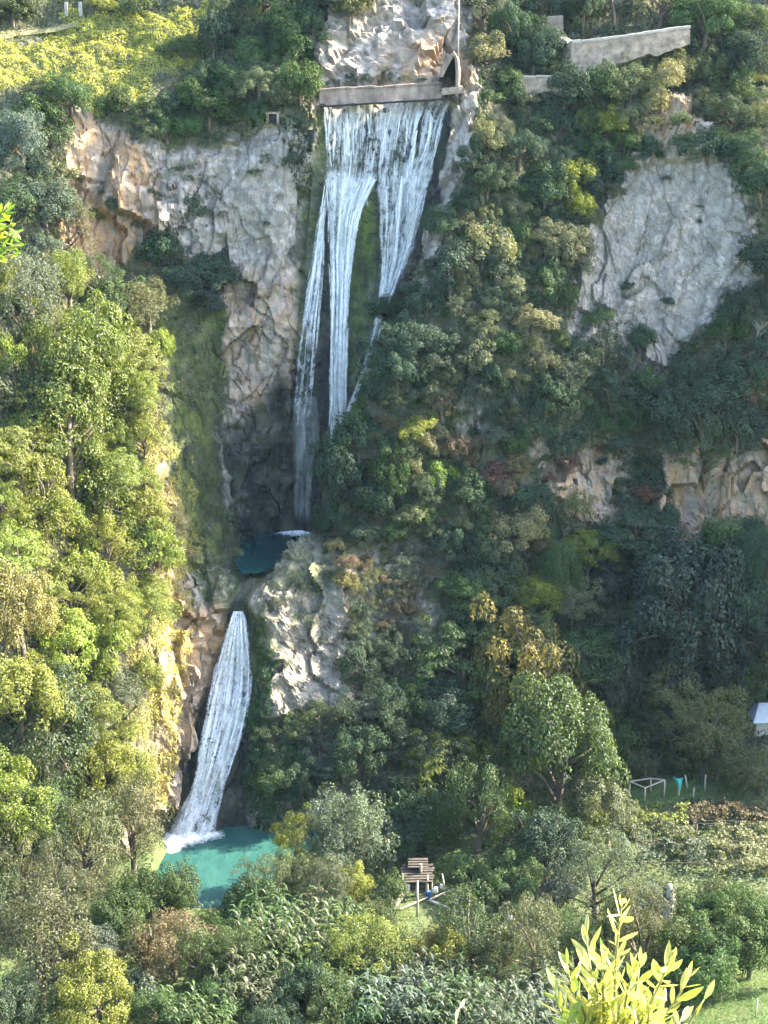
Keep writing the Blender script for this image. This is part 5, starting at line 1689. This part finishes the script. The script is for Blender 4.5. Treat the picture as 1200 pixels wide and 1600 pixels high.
# ------------------------------------------------------------------ sprays of leaves close to the viewpoint
def spray_leaf(seed, L=1.0, W=.22):
    r = random.Random(seed)
    mb = MB()
    prof = [(0, .03), (.12, .45), (.35, .95), (.6, 1.0), (.82, .62), (1, .03)]
    curl = r.uniform(-.12, .18)
    for s_, w_ in prof:
        z = curl * s_ * s_
        mb.v += [Vector((-w_ * W / 2, s_ * L, z + .045 * w_)), Vector((0, s_ * L, z)), Vector((w_ * W / 2, s_ * L, z + .045 * w_))]
    for i in range(len(prof) - 1):
        for k in range(2):
            mb.f.append((i * 3 + k, i * 3 + k + 1, i * 3 + 4 + k, i * 3 + 3 + k))
    return mb.mesh('leaf', MAT['spray'], True)


MAT['spray'] = foliage_material('spray_leaf', .42, .05, .22)
LEAF = [spray_leaf(i, 1, w_) for i, w_ in enumerate((.20, .24, .28, .22))]


def spray(name, label, Y, stems, leafpx, tint, seed, gap=9.0, spread=(.35, .8)):
    """stems: pixel polylines at distance Y; leaves sit along them, pointing up and out"""
    r = random.Random(seed)
    base = at(*stems[0][0], Y)
    t = thing(name, label, 'branch', base)
    k = Y / CP / F * 1.12
    for st in stems:
        dy = r.uniform(-.14, .14) * Y * .35
        P = [at(x, y, Y + dy * (i / max(1, len(st) - 1))) for i, (x, y) in enumerate(st)]
        mb = MB().tube(P, [k * (3.2 - 2.2 * i / (len(P) - 1)) for i in range(len(P))], 6)
        part('stem', mb, 'greenstem', t, True)
        tot = sum((P[i + 1] - P[i]).length for i in range(len(P) - 1))
        n = max(4, int(tot / (gap * k)))
        ang = r.uniform(0, 6.28)
        for j in range(n + 1):
            s_ = j / n * tot
            if s_ < .10 * tot and j < n:
                continue
            i = 0
            while i < len(P) - 2 and s_ > (P[i + 1] - P[i]).length:
                s_ -= (P[i + 1] - P[i]).length; i += 1
            d = (P[i + 1] - P[i]).normalized()
            p = P[i] + d * min(s_, (P[i + 1] - P[i]).length)
            ang += 2.4 + r.uniform(-.4, .4)
            a1 = d.orthogonal().normalized(); a2 = d.cross(a1)
            out = a1 * math.cos(ang) + a2 * math.sin(ang)
            el = r.uniform(*spread) * (.35 if j >= n - 1 else 1)
            dirn = (d * math.cos(el) + out * math.sin(el)).normalized()
            L = leafpx * k * r.uniform(.7, 1.2) * (1.0 if j < n - 2 else .75)
            nrm = (out * -math.sin(el) * -1 + d * math.cos(el) * .0 + Vector((r.uniform(-.4, .4), r.uniform(-.9, -.1), r.uniform(-.2, .6)))).normalized()
            x_ = dirn.cross(nrm).normalized(); z_ = x_.cross(dirn)
            M4 = Matrix((x_, dirn, z_)).transposed().to_4x4()
            o = obj('leaf', r.choice(LEAF), t)
            wv = r.uniform(.85, 1.25)
            o.matrix_local = Matrix.Translation(p - t.location) @ M4 @ Matrix.Diagonal((L * wv, L, L, 1))
            v_ = r.uniform(.7, 1.2)
            c_ = [x * v_ for x in tint]
            if r.random() < .3:
                c_ = [c_[0] * .65, c_[1] * .85, c_[2] * .6]
            o.color = (*c_, 1)


MAT['greenstem'] = simple_mat('green_stem', (.22, .22, .09), .7, .2, 20, .2)
spray('leafy_branch', 'sunlit pale yellow-green leafy branch close up in the lower right corner', 3.9, [
    [(958, 1670), (960, 1580), (962, 1500), (968, 1440), (972, 1412)],
    [(935, 1670), (928, 1580), (922, 1510), (916, 1462)],
    [(925, 1670), (908, 1600), (893, 1540), (884, 1505)],
    [(990, 1670), (1000, 1600), (1030, 1540), (1046, 1500)],
    [(1000, 1670), (1020, 1610), (1058, 1560), (1076, 1528)],
    [(915, 1680), (890, 1620), (872, 1570), (866, 1545)],
    [(975, 1670), (985, 1590), (995, 1540), (1000, 1505)],
    [(945, 1670), (944, 1600), (942, 1540), (940, 1492)],
    [(970, 1680), (965, 1620), (975, 1570), (985, 1540)],
    [(910, 1690), (905, 1640), (915, 1590), (905, 1560)],
    [(1010, 1680), (1015, 1640), (1030, 1600), (1034, 1572)],
    [(940, 1690), (955, 1640), (948, 1590), (955, 1555)],
    [(890, 1690), (880, 1650), (890, 1610), (885, 1590)],
    [(985, 1690), (1000, 1650), (1010, 1610), (1015, 1580)],
    [(950, 1690), (972, 1620), (978, 1560), (990, 1515)], [(930, 1690), (918, 1630), (935, 1570), (930, 1530)], [(1000, 1700), (990, 1650), (1005, 1600), (1022, 1565)],
    [(905, 1700), (925, 1650), (920, 1610), (928, 1585)], [(965, 1700), (935, 1650), (965, 1600), (968, 1570)], [(1020, 1700), (1040, 1650), (1055, 1610), (1066, 1590)],
], 44, (.50, .50, .23), 3, gap=8.0)
spray('leafy_twig', 'single pale twig with few leaves at the bottom edge, right of the leafy branch', 3.9, [[(1040, 1680), (1065, 1620), (1088, 1580), (1100, 1562)]], 40, (.40, .42, .16), 5, gap=30, spread=(.1, .35))
spray('leafy_twig', 'small curled pale twig at the bottom edge, left of the leafy branch', 3.9, [[(716, 1680), (712, 1620), (712, 1590), (718, 1575)]], 30, (.45, .42, .22), 6, gap=26, spread=(.2, .5))
spray('leafy_twig', 'bright lime-green leaves reaching in at the left edge near the cliff', 9.0, [
    [(-80, 350), (-40, 345), (-5, 338), (12, 325)], [(-80, 410), (-40, 400), (5, 388), (30, 384)],
    [(-80, 400), (-40, 390), (0, 376), (24, 366)], [(-80, 380), (-40, 365), (-10, 350), (8, 332)], [(-80, 420), (-40, 412), (-5, 405), (20, 398)], [(-80, 390), (-30, 375), (5, 360), (20, 350)]],
    24, (.22, .30, .05), 7, gap=5, spread=(.3, .9))

# ------------------------------------------------------------------ labels: what sets each plant apart
LAND = [('the sunny high bank', 150, 110), ('the weir wall', 600, 145), ('the ochre cliff', 130, 290), ('the grey cliff', 390, 380), ('the mossy ravine side', 300, 640),
        ('the bare pale tree', 172, 470), ('the sunlit spur edge', 280, 900), ('the tall retaining wall', 950, 85), ('the low path wall', 850, 130), ('the pole above the tunnel', 718, 80),
        ('the pale rock rib', 690, 330), ('the pale rock slab', 1040, 400), ('the red cliff', 1120, 780), ('the broken pinkish cliff', 910, 760), ('the small pale boulder', 755, 665),
        ('the upper waterfall', 560, 480), ('the dark ravine pool', 420, 850), ('the pale rock promontory', 470, 1000), ('the lower waterfall', 345, 1130), ('the turquoise pool', 330, 1340),
        ('the hut', 655, 1350), ('the brick shed', 775, 1410), ('the bare pergola', 1030, 1230), ('the vine pergolas', 1110, 1300), ('the small house', 1190, 1130),
        ('the ivy-wrapped trunk', 1040, 1420), ('the bright meadow', 1150, 1560), ('the leafy foreground branch', 970, 1520), ('the big dark tree', 1080, 985),
        ('the golden tree above the hut', 820, 1140), ('the scrubby slope', 650, 930), ('the left spur', 110, 800), ('the lower left slope', 90, 1130), ('the bottom left corner', 60, 1540),
        ('the cane thicket', 500, 1480), ('the white lamp', 804, 1440)]
ORD = ['first', 'second', 'third', 'fourth', 'fifth', 'sixth', 'seventh', 'eighth', 'ninth', 'tenth', 'eleventh', 'twelfth']
cells = {}
for i, (o, kd, ti, px, py, r_) in enumerate(PLANTS):
    l = min(LAND, key=lambda q: (q[1] - px) ** 2 + (q[2] - py) ** 2)
    dx, dy = px - l[1], py - l[2]
    if math.hypot(dx, dy) < 26:
        rel = 'right at'
    elif abs(dx) > abs(dy):
        rel = 'right of' if dx > 0 else 'left of'
    else:
        rel = 'below' if dy > 0 else 'above'
    cells.setdefault((kd, ti, rel, l[0]), []).append(i)
for (kd, ti, rel, nm), ids in cells.items():
    ids.sort(key=lambda i: PLANTS[i][3])
    for k, i in enumerate(ids):
        o = PLANTS[i][0]
        base = f'{TWORD[ti]} {KIND[kd][1]} {rel} {nm}'
        if len(ids) == 2:
            base += ', ' + ('leftmost' if k == 0 else 'rightmost') + ' of two'
        elif len(ids) > 2:
            base += ', ' + ('leftmost' if k == 0 else 'rightmost' if k == len(ids) - 1 else ORD[min(k, 11)] + ' from left')
        tag(o, base, KIND[kd][2], GROUPW[kd])
bpy.context.view_layer.update()


# ------------------------------------------------------------------ haze in the gorge
hz = MB().box((0, 100, -25), (700, 640, 250))
M = NT('valley_haze')
v = M.n('ShaderNodeVolumePrincipled', {'Color': (0.45, 0.72, 1.0, 1), 'Density': 0.00003, 'Anisotropy': 0.0})
M.t.links.new(v.outputs[0], M.out.inputs['Volume'])
o = obj('haze', hz.mesh('haze', M.m), kind='stuff')
o['label'] = 'thin bluish afternoon haze filling the gorge'
